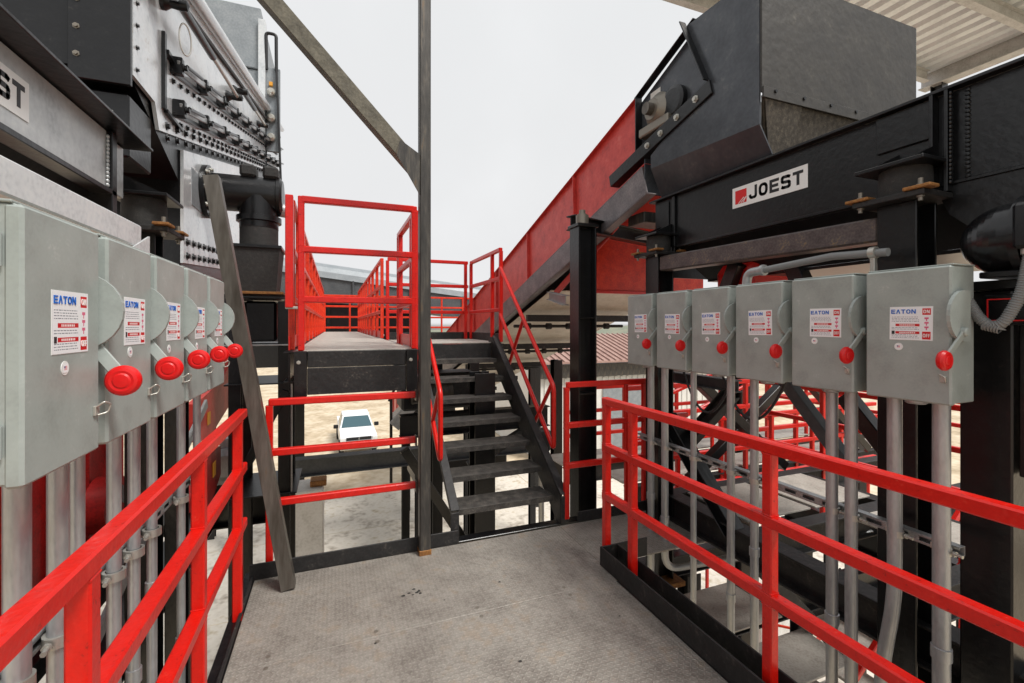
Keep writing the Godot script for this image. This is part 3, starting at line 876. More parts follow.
	part(MB.new().lathe(Vector3(0, 0.19, -0.2), Vector3(0, 0, 1), [[0, 0], [0.1, 0.0], [0.15, 0.05], [0.15, 0.36], [0.1, 0.42], [0, 0.42]], 20), "housing", M.galvanized, mo)
	part(MB.new().box(Vector3(-0.16, 0, -0.15), Vector3(0.16, 0.06, 0.15), 0.006), "foot", M.galvanized, mo)
	part(MB.new().box(Vector3(-0.07, 0.32, -0.06), Vector3(0.07, 0.42, 0.1), 0.008), "terminal_box", M.galvanized, mo)
	single(MB.new().ibeam(P(-2.4, -0.12, 5.1), P(-0.5, -0.12, 5.1), 0.2, 0.42, 0.015), "motor_beam", M.black, "black beam carrying the small silver motor", "beam")
	single(MB.new().ibeam(P(-1.15, -0.2, 1.2), P(-1.15, -0.2, 8.0), 0.18, 0.24, 0.014), "machine_beam", M.black, "black beam low behind the left conduits", "beam")
	single(MB.new().bar(P(-1.1, 0.75, 3.0), P(-1.1, 0.2, 3.9), 0.012, 0.08), "angle_brace", M.grey_blue, "pale steel brace sloping behind the left conduits, upper", "brace")
	single(MB.new().bar(P(-0.92, 0.15, 2.0), P(-0.92, 1.0, 4.1), 0.02, 0.07), "angle_brace", M.galvanized, "pale steel brace rising behind the left conduits", "brace")
	for q in [[-1.2, 4.9], [-2.5, 1.5]]:
		single(MB.new().ibeam(P(q[0], -5.6, q[1]), P(q[0], -0.34, q[1]), 0.16, 0.16, 0.012), "machine_post", M.black, "black steel post %s the left machines" % ["carrying" if q[1] > 3 else "behind"], "post")

func sl(f: float, y0: float) -> float:   # height on a line that rises with the screen
	return y0 + (f - 3.4) * 0.266

func build_screen():
	var t := thing("vibrating_screen", "large vibrating screen with pale clamped side panel, upper left", "screen", P(-1.6, 2.0, 4.0))
	var o := -t.position
	var X := -1.0
	var hull := MB.new().plate([P(X - 0.03, 2.95, 3.02) + o, P(X - 0.03, 2.6, 3.9) + o, P(X - 0.03, 4.3, 9.9) + o, P(X - 0.03, 5.3, 9.9) + o, P(X - 0.03, 3.75, 3.02) + o], Vector3.LEFT, 1.8)
	part(hull, "hull", M.black, t)
	part(MB.new().plate([P(X, 3.3, 2.985) + o, P(X, 2.93, 2.985) + o, P(X, 2.93, 3.3) + o, P(X, 2.79, 3.37) + o, P(X, 4.52, 9.9) + o, P(X, 5.38, 9.9) + o, P(X, 4.03, 4.13) + o, P(X, 3.76, 2.985) + o], Vector3.LEFT, 0.02), "side_panel", M.panel, t)
	# black end plates facing the walkway
	part(MB.new().box(P(-1.26, 2.86, 2.955) + o, P(X - 0.002, 4.0, 2.982) + o, 0.003), "end_plate", M.black, t)
	var eb := MB.new()
	for y in [2.98, 3.12, 3.26, 3.4]:
		eb.bolt(P(-1.225, y, 2.955) + o, Vector3(0, 0, 1), 0.01, 0.012)
	part(eb, "end_bolts", M.zinc_dark, t)
	part(MB.new().box(P(-2.8, 2.55, 3.2) + o, P(-1.28, 4.3, 3.3) + o, 0.005), "inner_wall", M.black, t)
	part(MB.new().box(P(-2.0, 2.5, 3.02) + o, P(-1.03, 2.84, 3.34) + o, 0.01), "discharge_lip", M.black, t)
	part(MB.new().bolt(P(-1.12, 2.72, 3.02) + o, Vector3(0, 0, 1), 0.018, 0.02), "bolt", M.zinc, t)
	var pb := MB.new()
	for y in [2.98, 3.1, 3.22, 3.34, 3.46]:
		pb.bolt(P(X, y, 3.03) + o, Vector3.RIGHT, 0.009, 0.012)
	part(pb, "panel_bolts", M.black, t)
	# clamp rails with dark brackets
	for row in [[3.26, 3.55, 9.6], [2.99, 3.6, 9.6]]:
		var y0: float = row[0]
		part(MB.new().bar(P(X + 0.05, sl(row[1], y0), row[1]) + o, P(X + 0.05, sl(row[2], y0), row[2]) + o, 0.02, 0.045), "clamp_rail", M.strut, t)
		part(MB.new().bar(P(X + 0.012, sl(row[1], y0) - 0.05, row[1]) + o, P(X + 0.012, sl(row[2], y0) - 0.05, row[2]) + o, 0.02, 0.03), "lower_clamp_rail", M.black, t)
		var rb := MB.new()
		for j in 38:
			var fb := 3.62 + j * 0.155
			rb.bolt(P(X, sl(fb, y0) - 0.105, fb) + o, Vector3.RIGHT, 0.014, 0.016)
		part(rb, "bolt_row", M.black, t)
		var f: float = row[1]
		while f < row[2]:
			var y := sl(f, y0)
			var b := MB.new().box(P(X + 0.001, y - 0.06, f) + o, P(X + 0.07, y + 0.05, f + 0.05) + o, 0.004)
			b.bolt(P(X + 0.07, y - 0.01, f + 0.025) + o, Vector3.RIGHT, 0.018, 0.025)
			b.tube([P(X + 0.085, y + 0.015, f + 0.05) + o, P(X + 0.085, y + 0.12, f + 0.42) + o], 0.012, 8)
			part(b, "clamp", M.black, t)
			f += 0.62
	part(MB.new().box(P(X + 0.001, 2.94, 3.4) + o, P(X + 0.02, 3.42, 3.44) + o, 0.003).box(P(X + 0.001, 2.93, 3.442) + o, P(X + 0.025, 2.955, 3.75) + o, 0.003).box(P(X + 0.001, 3.3, 3.442) + o, P(X + 0.03, 3.33, 3.7) + o, 0.003), "hatch_frame", M.black, t)
	# bolt rows along the bottom joint
	for k in 2:
		var br := MB.new()
		for j in 34:
			var f := 3.5 + j * 0.19
			br.bolt(P(X, sl(f, 2.84 - 0.075 * k), f) + o, Vector3.RIGHT, 0.017, 0.02)
		part(br, "bolt_row", M.black, t)
	# rolled top edge and cover
	part(MB.new().tube([P(X + 0.03, 3.78, 2.99) + o, P(X + 0.03, 4.06, 4.13) + o, P(X + 0.03, 5.42, 9.9) + o], 0.05, 14), "rolled_edge", M.panel, t)
	part(MB.new().bar(P(X - 0.2, 3.84, 2.99) + o, P(X - 0.2, 5.5, 9.9) + o, 0.3, 0.03), "cover", M.panel, t)
	part(MB.new().bar(P(X + 0.015, 3.66, 3.1) + o, P(X + 0.015, 5.22, 9.8) + o, 0.02, 0.035), "seal", M.rubber, t)
	# gas struts with ball ends, safety cable
	for q in [[3.4, 3.6, 5.2, 3.86], [5.5, 4.06, 7.1, 4.36]]:
		var s := MB.new().tube([P(X + 0.1, q[1], q[0]) + o, P(X + 0.1, q[3], q[2]) + o], 0.016, 10)
		part(s, "gas_strut", M.zinc, t)
		part(MB.new().tube([P(X + 0.1, q[1], q[0]) + o, P(X + 0.1, lerp(q[1], q[3], 0.45), lerp(q[0], q[2], 0.45)) + o], 0.026, 12), "strut_cylinder", M.black, t)
		for w in [[q[0], q[1]], [q[2], q[3]]]:
			part(MB.new().lathe(P(X, w[1], w[0]) + o, Vector3.RIGHT, [[0.05, 0], [0.05, 0.02], [0.03, 0.05], [0.035, 0.1], [0.03, 0.14], [0, 0.15]], 14), "strut_bracket", M.black, t)
	var loop := []
	for k in 25:
		var a := TAU * k / 24
		loop.append(P(X + 0.1 + 0.02 * sin(a), 3.44 + 0.1 * cos(a), 3.5 + 0.05 * sin(a)) + o)
	part(MB.new().tube(loop, 0.005, 6, false), "safety_cable", M.cream, t)
	# bearing bracket at the upper near corner
	part(MB.new().tube([P(X - 0.05, 3.58, 3.2) + o, P(X + 0.13, 3.58, 3.2) + o], 0.07, 18), "pivot", M.black, t)
	# lower body
	part(MB.new().box(P(-1.6, 2.02, 3.855) + o, P(X - 0.022, 2.84, 7.0) + o, 0.004), "lower_body", M.black, t)
	part(MB.new().plate([P(X, 2.04, 3.85) + o, P(X, 2.3, 7.2) + o, P(X, 3.72, 7.2) + o, P(X, 2.84, 3.85) + o], Vector3.LEFT, 0.02), "lower_panel", M.panel, t)
	for k in 2:
		var br2 := MB.new()
		for j in 14:
			br2.bolt(P(X, 2.1 + 0.1 * k + j * 0.012, 3.93 + j * 0.15) + o, Vector3.RIGHT, 0.018, 0.02)
		part(br2, "bolt_row", M.black, t)
	part(MB.new().box(P(X + 0.001, 2.42, 4.78) + o, P(X + 0.004, 2.56, 4.95) + o, 0.0005), "caution_label", M.yellow, t)
	part(MB.new().box(P(X - 0.001, 2.5, 4.04) + o, P(X + 0.003, 2.78, 4.3) + o, 0.001), "patch_plate", M.grey_blue, t)
	# housing above the feed end
	var h := thing("feed_housing", "grey sheet steel housing behind the pale screen panel", "housing", P(-2.0, 4.4, 8.3))
	o = -h.position
	part(MB.new().box(P(-3.4, 4.2, 8.0) + o, P(-1.1, 5.55, 10.0) + o, 0.01), "lower_casing", M.grey_blue, h)
	part(MB.new().box(P(-3.4, 5.56, 7.97) + o, P(-1.07, 6.5, 10.0) + o, 0.01), "upper_casing", M.grey_blue, h)
	part(MB.new().box(P(-1.099, 4.0, 7.9) + o, P(-1.0, 6.3, 8.1) + o, 0.006), "corner_post", M.panel, h)
	part(MB.new().box(P(-0.995, 4.3, 7.95) + o, P(-0.8, 5.6, 8.0) + o, 0.006), "side_bracket", M.grey_blue, h)
	for y in [4.5, 4.8, 5.2]:
		part(MB.new().lathe(P(-0.92, y, 7.94) + o, Vector3(0, 0, 1), [[0, 0], [0.06, 0], [0.06, 0.06], [0.03, 0.1], [0, 0.1]], 12), "fitting", M.zinc, h)
	var hb := MB.new().tube(bend([P(-0.99, 5.55, 7.93) + o, P(-0.99, 6.1, 7.9) + o, P(-0.85, 6.1, 7.9) + o, P(-0.85, 5.55, 7.93) + o], 0.05), 0.025, 8)
	part(hb, "grab_handle", M.ink, h)
	part(MB.new().box(P(-0.95, 5.3, 7.9) + o, P(-0.9, 5.36, 7.94) + o, 0.003), "tag", M.yellow, h)
	part(MB.new().bar(P(-0.77, 3.4, 7.9) + o, P(-0.85, 5.7, 7.9) + o, 0.03, 0.05), "edge_strip", M.ink, h)

func build_discharge():
	var t := thing("discharge_pipe", "black elbow pipe leaving the screen side into a square chute", "pipe", P(-0.61, 1.86, 4.42))
	var o := -t.position
	part(MB.new().lathe(P(-0.995, 2.7, 4.42) + o, Vector3.RIGHT, [[0, 0], [0.215, 0.0], [0.215, 0.035], [0.15, 0.036], [0.15, 0.1]], 30), "flange", M.black, t)
	part(MB.new().lathe(P(-0.97, 2.71, 4.42) + o, Vector3.RIGHT, [[0.15, 0], [0.15, 0.5], [0.158, 0.505], [0.158, 0.53], [0.135, 0.55], [0, 0.55]], 30), "cross_pipe", M.black, t)
	part(MB.new().tube([P(-0.605, 2.42, 4.42) + o, P(-0.605, 2.68, 4.42) + o], 0.149, 28), "down_pipe", M.black, t)
	part(MB.new().lathe(P(-0.605, 2.5, 4.42) + o, Vector3.UP, [[0.15, -0.03], [0.172, -0.025], [0.172, 0.02], [0.15, 0.025]], 28), "collar", M.black, t)
	part(MB.new().tube([P(-0.605, 2.25, 4.42) + o, P(-0.605, 2.49, 4.42) + o], 0.147, 28), "sleeve", M.rubber, t)
	for x in [-0.74, -0.57]:
		part(MB.new().box(P(x, 2.84, 4.32) + o, P(x + 0.12, 2.945, 4.5) + o, 0.02), "cap_block", M.rubber, t)
	var fb := MB.new()
	for k in 8:
		var a := TAU * k / 8
		fb.bolt(P(-0.96, 2.7 + cos(a) * 0.185, 4.42 + sin(a) * 0.185) + o, Vector3.RIGHT, 0.014, 0.022)
	part(fb, "flange_bolts", M.zinc, t)
	part(MB.new().tube([P(-0.45, 2.6, 4.42) + o, P(-0.32, 2.6, 4.48) + o], 0.06, 16), "branch", M.galvanized, t)
	# tapered square chute
	var c0 := P(-0.605, 0, 4.42)
	var ch := MB.new()
	var top := []
	var bot := []
	for k in [[-1, -1], [1, -1], [1, 1], [-1, 1]]:
		top.append(c0 + Vector3(k[0] * 0.175, 2.245, k[1] * 0.175) + o)
		bot.append(c0 + Vector3(k[0] * 0.145, 1.88, k[1] * 0.145) + o)
	for k in 4:
		var k2 := (k + 1) % 4
		ch.face([top[k], top[k2], bot[k2], bot[k]], (top[k] + bot[k2]) * 0.5 - (c0 + Vector3(0, 2.06, 0) + o))
	ch.face(top, Vector3.UP)
	ch.face(bot, Vector3.DOWN)
	part(ch, "chute", M.rubber, t)
	part(MB.new().box(c0 + Vector3(-0.19, 2.235, -0.19) + o, c0 + Vector3(0.19, 2.262, 0.19) + o, 0.004), "chute_rim", M.black, t)
	part(MB.new().box(c0 + Vector3(-0.17, 1.855, -0.17) + o, c0 + Vector3(0.2, 1.878, 0.17) + o, 0.003), "chute_seat", M.rust, t)
	# frame below it
	var r := thing("chute_stand", "black steel stand under the square chute by the walkway", "stand", P(-0.6, -5.6, 4.6))
	o = -r.position
	for q in [[-0.76, 4.3], [-0.4, 4.3], [-0.76, 4.8], [-0.4, 4.8]]:
		part(MB.new().ibeam(P(q[0], -5.6, q[1]) + o, P(q[0], 1.8, q[1]) + o, 0.09, 0.09, 0.01), "column", M.black, r)
	for y in [1.83, 1.44, 1.12, 0.2]:
		part(MB.new().box(P(-0.83, y - 0.012, 4.22) + o, P(-0.3, y, 4.9) + o, 0.002), "shelf", M.strut if y > 1.3 and y < 1.5 else M.black, r)
	part(MB.new().box(P(-0.7, 1.46, 4.3) + o, P(-0.46, 1.8, 4.7) + o, 0.02), "inner_box", M.black, r)
	part(MB.new().bar(P(-0.78, 0.25, 4.24) + o, P(-0.38, 1.05, 4.24) + o, 0.012, 0.06), "diagonal", M.black, r)
	part(MB.new().bar(P(-0.34, 0.2, 4.24) + o, P(-0.34, 1.45, 4.24) + o, 0.012, 0.035), "edge_strip", M.strut, r)

# ---------------------------------------------------------------- walkway and stairs
func build_walkway():
	var t := thing("elevated_walkway", "elevated steel walkway with black front beam running away behind the post", "walkway", P(0.16, 1.42, 3.5))
	var o := -t.position
	var f := 3.53
	while f < 13.0:
		part(MB.new().box(P(-0.26, 1.408, f) + o, P(0.575, 1.42, f + 1.18) + o, 0.002), "deck_plate", M.deck, t)
		f += 1.185
	part(MB.new().box(P(-0.18, 1.3, 3.49) + o, P(0.5, 1.414, 3.525) + o, 0.003), "front_beam", M.black_dusty, t)
	part(MB.new().box(P(-0.18, 1.11, 3.485) + o, P(0.5, 1.297, 3.52) + o, 0.003), "front_beam", M.black_dusty, t)
	for x in [-0.265, 0.502]:
		var e := MB.new().box(P(x, 1.1, 3.47) + o, P(x + 0.082, 1.416, 3.55) + o, 0.003)
		part(e, "corner_plate", M.black, t)
		part(MB.new().bolt(P(x + 0.03, 1.34, 3.47) + o, Vector3(0, 0, 1), 0.009, 0.01), "bolt", M.zinc, t)
	for x in [-0.3, 0.59]:
		part(MB.new().ibeam(P(x, 1.3, 3.56) + o, P(x, 1.3, 13.0) + o, 0.08, 0.22, 0.012), "side_beam", M.black, t)
		part(MB.new().box(P(x - 0.005, 1.421, 3.55) + o, P(x + 0.005, 1.52, 13.0 if x < 0 else 4.7) + o, 0.002), "toe_plate", M.red, t)
	part(MB.new().box(P(0.585, 1.421, 6.4) + o, P(0.595, 1.52, 13.0) + o, 0.002), "toe_plate", M.red, t)
	for q in [[-0.62, 9.5], [1.35, 9.5]]:
		part(MB.new().ibeam(P(q[0], -5.6, q[1]) + o, P(q[0], 0.975, q[1]) + o, 0.15, 0.15, 0.012), "column", M.black, t)
	part(MB.new().ibeam(P(-0.7, 1.08, 9.5) + o, P(1.45, 1.08, 9.5) + o, 0.12, 0.2, 0.012), "bent_cap", M.black, t)
	var H := [1.06, 0.71, 0.36]
	var rails := "red guard rails of the raised walkway"
	var g := guard_rail("red gate-like rail closing the front end of the raised walkway", P(-0.22, 1.42, 3.5), P(0.56, 1.42, 3.5), H, [0.0, 1.0], M.red, rails, 0.045, 0.0, 1.08)
	part(MB.new().bar(Vector3(-0.075, 0.3, 0), Vector3(-0.075, 1.08, 0), 0.05, 0.05), "post", M.red, g)
	part(MB.new().bar(Vector3(-0.1, 0.3, 0.0), Vector3(0.0, 0.3, 0.0), 0.03, 0.02), "hinge", M.zinc, g)
	guard_rail("long red guard rail along the left side of the raised walkway", P(-0.29, 1.42, 3.62), P(-0.29, 1.42, 12.9), H, [0.0, 0.07, 0.14, 0.21, 0.3, 0.4, 0.5, 0.6, 0.7, 0.8, 0.9, 1.0], M.red_orange, rails, 0.045)
	guard_rail("short red guard rail at the right of the walkway before the landing", P(0.59, 1.42, 3.6), P(0.59, 1.42, 4.6), H, [0.0, 0.18, 0.9, 1.0], M.red, rails, 0.045, 0.1)
	guard_rail("long red guard rail along the right side of the walkway beyond the landing", P(0.59, 1.42, 6.35), P(0.59, 1.42, 12.9), H, [0.0, 0.12, 0.25, 0.37, 0.5, 0.62, 0.75, 0.88, 1.0], M.red_orange, rails, 0.045)
	guard_rail("far orange-red rail crossing the end of the raised walkway", P(-0.9, 1.35, 13.3), P(5.5, 1.35, 13.3), [1.05, 0.76, 0.47, 0.18], [0.0, 0.1, 0.2, 0.3, 0.4, 0.5, 0.6, 0.7, 0.8, 0.9, 1.0], M.red_orange, rails, 0.05, 0.2)
	var w := thing("cross_walkway", "far cross walkway behind the end of the raised walkway", "walkway", P(2.0, 1.3, 13.9))
	part(MB.new().box(Vector3(-3.4, -0.02, -1.4), Vector3(4.5, 0.0, 0.55), 0.004), "deck_plate", M.deck, w)
	part(MB.new().ibeam(Vector3(-3.4, -0.2, 0.5), Vector3(4.5, -0.2, 0.5), 0.1, 0.34, 0.014), "side_beam", M.black, w)
	for x in [-3.0, 2.0, 4.3]:
		part(MB.new().ibeam(Vector3(x, -6.9, -0.4), Vector3(x, -0.03, -0.4), 0.2, 0.2, 0.014), "column", M.black, w)

func build_stairs():
	var t := thing("steel_stairs", "black steel stairs climbing from the deck to the landing", "stairs", P(1.3, 0, 3.4))
	var o := -t.position
	var x0 := 0.86
	var x1 := 1.705
	var n := 7
	for i in n:
		var y := 0.175 * (i + 1)
		var f := 3.42 + 0.235 * i
		var tr := MB.new().box(P(x0 + 0.013, y - 0.008, f) + o, P(x1 - 0.013, y, f + 0.25) + o, 0.002)
		tr.box(P(x0 + 0.013, y - 0.045, f - 0.004) + o, P(x1 - 0.013, y + 0.001, f + 0.003) + o, 0.001)
		tr.box(P(x0 + 0.013, y - 0.045, f + 0.246) + o, P(x1 - 0.013, y - 0.009, f + 0.252) + o, 0.001)
		part(tr, "tread", M.tread, t)
	for x in [x0, x1]:
		var s := MB.new()
		var sg := -1.0 if x == x0 else 1.0
		s.plate([P(x, -0.02, 3.3) + o, P(x, 0.21, 3.3) + o, P(x, 1.46, 5.02) + o, P(x, 1.46, 5.16) + o, P(x, 1.3, 5.16) + o, P(x, -0.02, 3.36) + o], Vector3.RIGHT * sg, 0.01)
		s.bar(P(x + sg * 0.03, 0.225, 3.29) + o, P(x + sg * 0.03, 1.475, 5.01) + o, 0.065, 0.01, Vector3.UP, 0.002)
		s.box(P(x + sg * 0.002, -0.02, 3.285) + o, P(x + sg * 0.065, 0.21, 3.297) + o, 0.002)
		part(s, "stringer", M.black_dusty, t)
	# landing
	part(MB.new().box(P(0.62, 1.388, 5.06) + o, P(1.84, 1.4, 6.36) + o, 0.002), "landing_plate", M.deck, t)
	part(MB.new().box(P(0.62, 1.22, 5.04) + o, P(1.7, 1.384, 5.055) + o, 0.002), "landing_beam", M.black_dusty, t)
	part(MB.new().ibeam(P(1.84, 1.28, 5.06) + o, P(1.84, 1.28, 6.36) + o, 0.06, 0.2, 0.01), "landing_beam", M.black, t)
	part(MB.new().box(P(1.83, 1.401, 5.06) + o, P(1.84, 1.5, 6.36) + o, 0.002), "toe_plate", M.black_dusty, t)
	part(MB.new().box(P(0.62, 1.401, 6.352) + o, P(1.828, 1.5, 6.36) + o, 0.002), "toe_plate", M.black_dusty, t)
	part(MB.new().ibeam(P(1.3, -5.6, 6.2) + o, P(1.3, 1.38, 6.2) + o, 0.14, 0.14, 0.012), "column", M.black, t)
	# stair handrails: two sloping pipes, leaning stanchions, closed lower end
	for x in [x0 - 0.07, x1 + 0.1]:
		var hr := thing("stair_handrail", "red tubular handrail on the %s of the stairs" % ["left side, mostly behind the post" if x < 1.0 else "right side"], "railing", P(x, 0.5, 3.62), "stair handrails")
		var p := -hr.position
		part(MB.new().tube(bend([P(x, 2.27, 5.02) + p, P(x, 1.05, 3.62) + p, P(x, 0.5, 3.62) + p, P(x, 1.72, 5.02) + p], 0.05, 5), 0.021, 12), "pipe_loop", M.red, hr)
		for q in [[4.33, 1.64, 4.78, 1.1], [3.66, 1.07, 4.1, 0.58]]:
			part(MB.new().tube([P(x, q[1], q[0]) + p, P(x, q[3], q[2]) + p], 0.019, 12), "stanchion", M.red, hr)
	var H := [1.09, 0.75, 0.38]
	guard_rail("red guard rail on the open right side of the landing", P(1.82, 1.4, 5.04), P(1.82, 1.4, 6.3), H, [0.0, 0.25, 1.0], M.red, "red guard rails of the landing", 0.045)
	guard_rail("red guard rail across the back of the landing", P(0.66, 1.4, 6.33), P(1.78, 1.4, 6.33), H, [0.0, 0.97], M.red, "red guard rails of the landing", 0.045)

# ---------------------------------------------------------------- right side
func cy(f: float) -> float:   # top edge of the conveyor side
	return 3.64 - 0.296 * (f - 3.57)

func build_conveyor():
	var t := thing("belt_conveyor", "large inclined red belt conveyor rising to the black hopper", "conveyor", P(3.6, -3.0, 20.0))
	var o := -t.position
	var xn := 2.6
	var xf := 4.6
	var f := 3.45
	var k := 0
	while f < 23.0:
		var e: float = f + (1.35 if k > 0 else 1.2)
		for x in [xn, xf]:
			part(MB.new().plate([P(x, cy(f), f) + o, P(x, cy(f) - 0.69, f - 0.02) + o, P(x, cy(e) - 0.69, e - 0.02) + o, P(x, cy(e), e) + o], Vector3.RIGHT, 0.008), "side_panel", M.red_conveyor, t)
			var s := -1.0 if x == xn else 1.0
			if x == xn:
				part(MB.new().bar(P(x - 0.02, cy(e) - 0.66, e - 0.02) + o, P(x - 0.02, cy(e), e) + o, 0.04, 0.012, Vector3(0, 0, 1), 0.002), "stiffener", M.red_conveyor, t)
		f = e + 0.004
		k += 1
	for x in [xn, xf]:
		var s := -1.0 if x == xn else 1.0
		part(MB.new().bar(P(x + s * 0.015, cy(3.45) + 0.004, 3.45) + o, P(x + s * 0.015, cy(22.8) + 0.004, 22.8) + o, 0.06, 0.008), "edge_flange", M.red_conveyor, t)
		part(MB.new().bar(P(x + s * 0.02, cy(3.3) - 0.7, 3.3) + o, P(x + s * 0.02, cy(22.8) - 0.7, 22.8) + o, 0.09, 0.014), "chord_flange", M.red_conveyor, t)
		part(MB.new().ibeam(P(x + s * 0.02, cy(3.3) - 0.845, 3.3) + o, P(x + s * 0.02, cy(22.8) - 0.845, 22.8) + o, 0.1, 0.27, 0.012, Vector3.UP, -s), "chord_channel", M.chord if x == xn else M.black, t)
	part(MB.new().bar(P(3.6, cy(3.6) - 0.3, 3.6) + o, P(3.6, cy(22.5) - 0.3, 22.5) + o, 1.9, 0.02), "belt", M.rubber, t)
	part(MB.new().bar(P(3.6, cy(5.4) - 1.04, 5.4) + o, P(3.6, cy(22.5) - 1.04, 22.5) + o, 1.9, 0.01), "belly_pan", M.tan_pan, t)
	f = 6.2
	while f < 20.0:
		part(MB.new().bar(P(xn + 0.05, cy(f) - 1.16, f) + o, P(xf - 0.05, cy(f) - 1.16, f) + o, 0.08, 0.1), "cross_tie", M.black_dusty, t)
		var ro := MB.new()
		for j in 5:
			ro.lathe(P(2.8 + j * 0.36, cy(f) - 1.28, f + 0.4) + o, Vector3.RIGHT, [[0, 0], [0.05, 0], [0.05, 0.08], [0, 0.08]], 12)
		ro.tube([P(xn, cy(f) - 1.28, f + 0.4) + o, P(xf, cy(f) - 1.28, f + 0.4) + o], 0.025, 10)
		part(ro, "return_idler", M.rubber, t)
		f += 1.7
	# head section
	var X := 2.6
	part(MB.new().plate([P(X, 3.62, 3.44) + o, P(X, 3.9, 2.75) + o, P(X, 3.3, 2.5) + o, P(X, 3.0, 3.44) + o], Vector3.RIGHT, 0.01), "head_plate", M.charcoal, t)
	part(MB.new().bar(P(X - 0.035, 3.03, 3.43) + o, P(X - 0.035, 3.66, 3.43) + o, 0.07, 0.012, Vector3(0, 0, 1), 0.002), "head_rib", M.black, t)
	part(MB.new().bar(P(X - 0.035, 3.655, 3.45) + o, P(X - 0.035, 3.93, 2.72) + o, 0.07, 0.012), "head_rib", M.black, t)
	part(MB.new().bar(P(X - 0.05, 3.0, 3.8) + o, P(X - 0.05, 3.31, 2.52) + o, 0.1, 0.115, Vector3.UP, 0.004), "take_up_beam", M.black, t)
	for q in [[2.66, 3.29], [2.86, 3.24], [3.05, 3.19], [3.22, 3.15]]:
		part(MB.new().bolt(P(X - 0.1, q[1] - 0.01, q[0]) + o, Vector3.LEFT, 0.018, 0.02), "bolt", M.zinc, t)
	part(MB.new().lathe(P(X - 0.004, 3.43, 3.17) + o, Vector3.LEFT, [[0.15, 0], [0.15, 0.03], [0.12, 0.06], [0.09, 0.09], [0.085, 0.1], [0.05, 0.1]], 26).box(P(X - 0.09, 3.25, 2.98) + o, P(X - 0.005, 3.33, 3.36) + o, 0.01), "bearing_housing", M.zinc_dark, t)
	part(MB.new().lathe(P(X - 0.002, 3.42, 2.98) + o, Vector3.LEFT, [[0.13, 0], [0.13, 0.04], [0.1, 0.05], [0, 0.05]], 24), "pulley_cover", M.black, t)
	part(MB.new().tube([P(X + 0.1, 3.43, 3.17) + o, P(X - 0.16, 3.43, 3.17) + o], 0.05, 18), "shaft", M.bare_steel, t)
	part(MB.new().box(P(X - 0.004, 3.53, 3.17) + o, P(X - 0.001, 3.64, 3.3) + o, 0.0005), "warning_label", M.cream, t)
	part(MB.new().box(P(X - 0.006, 3.53, 3.17) + o, P(X - 0.0045, 3.55, 3.3) + o, 0.0005), "warning_band", M.sign_red, t)
	part(MB.new().tube([P(2.7, 3.43, 3.17) + o, P(4.5, 3.43, 3.17) + o], 0.24, 28), "head_pulley", M.rubber, t)
	# red box under the head
	part(MB.new().box(P(2.64, 2.02, 4.7) + o, P(4.55, 2.86, 4.71) + o, 0.002), "scraper_chute", M.red_orange, t)
	part(MB.new().box(P(2.62, 1.98, 4.66) + o, P(4.56, 2.015, 4.75) + o, 0.003), "chute_flange", M.red, t)
	part(MB.new().bar(P(2.66, 2.0, 5.3) + o, P(2.66, 2.62, 3.9) + o, 0.02, 0.09), "red_edge", M.red_conveyor, t)
	part(MB.new().box(P(2.68, 2.56, 3.5) + o, P(4.5, 2.66, 3.75) + o, 0.006), "scraper_beam", M.weathered, t)
	part(MB.new().plate([P(2.66, 2.86, 4.69) + o, P(4.5, 2.86, 4.69) + o, P(4.5, 3.0, 3.9) + o, P(2.66, 3.0, 3.9) + o], Vector3.UP, 0.01), "under_plate", M.red_conveyor, t)
	for q in [9.0, 15.0]:
		for x in [xn + 0.05, xf - 0.05]:
			part(MB.new().ibeam(P(x, -5.6, q) + o, P(x, cy(q) - 1.2, q) + o, 0.2, 0.2, 0.014), "trestle_leg", M.black, t)
	# lug on the conveyor chord and the tie to the column
	var tie := MB.new().ibeam(P(2.1, 1.84, 3.95), P(2.58, 1.98, 5.3), 0.08, 0.1, 0.008)
	single(tie, "tie_beam", M.strut, "pale tie beam between conveyor and black column", "beam")

	# column carrying it
	var c := thing("black_column", "tall black column standing right of the stairs under the conveyor", "column", P(2.14, -5.6, 3.72))
	o = -c.position
	part(MB.new().ibeam(P(2.16, -5.6, 3.72) + o, P(2.16, 2.5, 3.72) + o, 0.17, 0.19, 0.016, Vector3(1, 0, 0)), "shaft", M.black, c)
	part(MB.new().box(P(2.05, 2.502, 3.62) + o, P(2.27, 2.53, 3.82) + o, 0.003), "cap_plate", M.black, c)
	part(MB.new().box(P(2.07, 1.66, 3.638) + o, P(2.25, 1.675, 3.802) + o, 0.002), "stiffener", M.black, c)
	part(MB.new().box(P(2.07, 0.96, 3.638) + o, P(2.25, 0.975, 3.802) + o, 0.002), "stiffener", M.black, c)
	var bt := MB.new().tube([P(2.15, 2.53, 3.72) + o, P(2.15, 2.62, 3.72) + o], 0.06, 14)
	bt.bolt(P(2.15, 2.62, 3.72) + o, Vector3.UP, 0.03, 0.05)
	part(bt, "bearing_pin", M.zinc_dark, c)
	single(MB.new().ibeam(P(2.1, 2.58, 3.85), P(3.4, 2.58, 4.3), 0.12, 0.14, 0.012), "saddle_beam", M.black, "black saddle beam between the column top and conveyor", "beam")

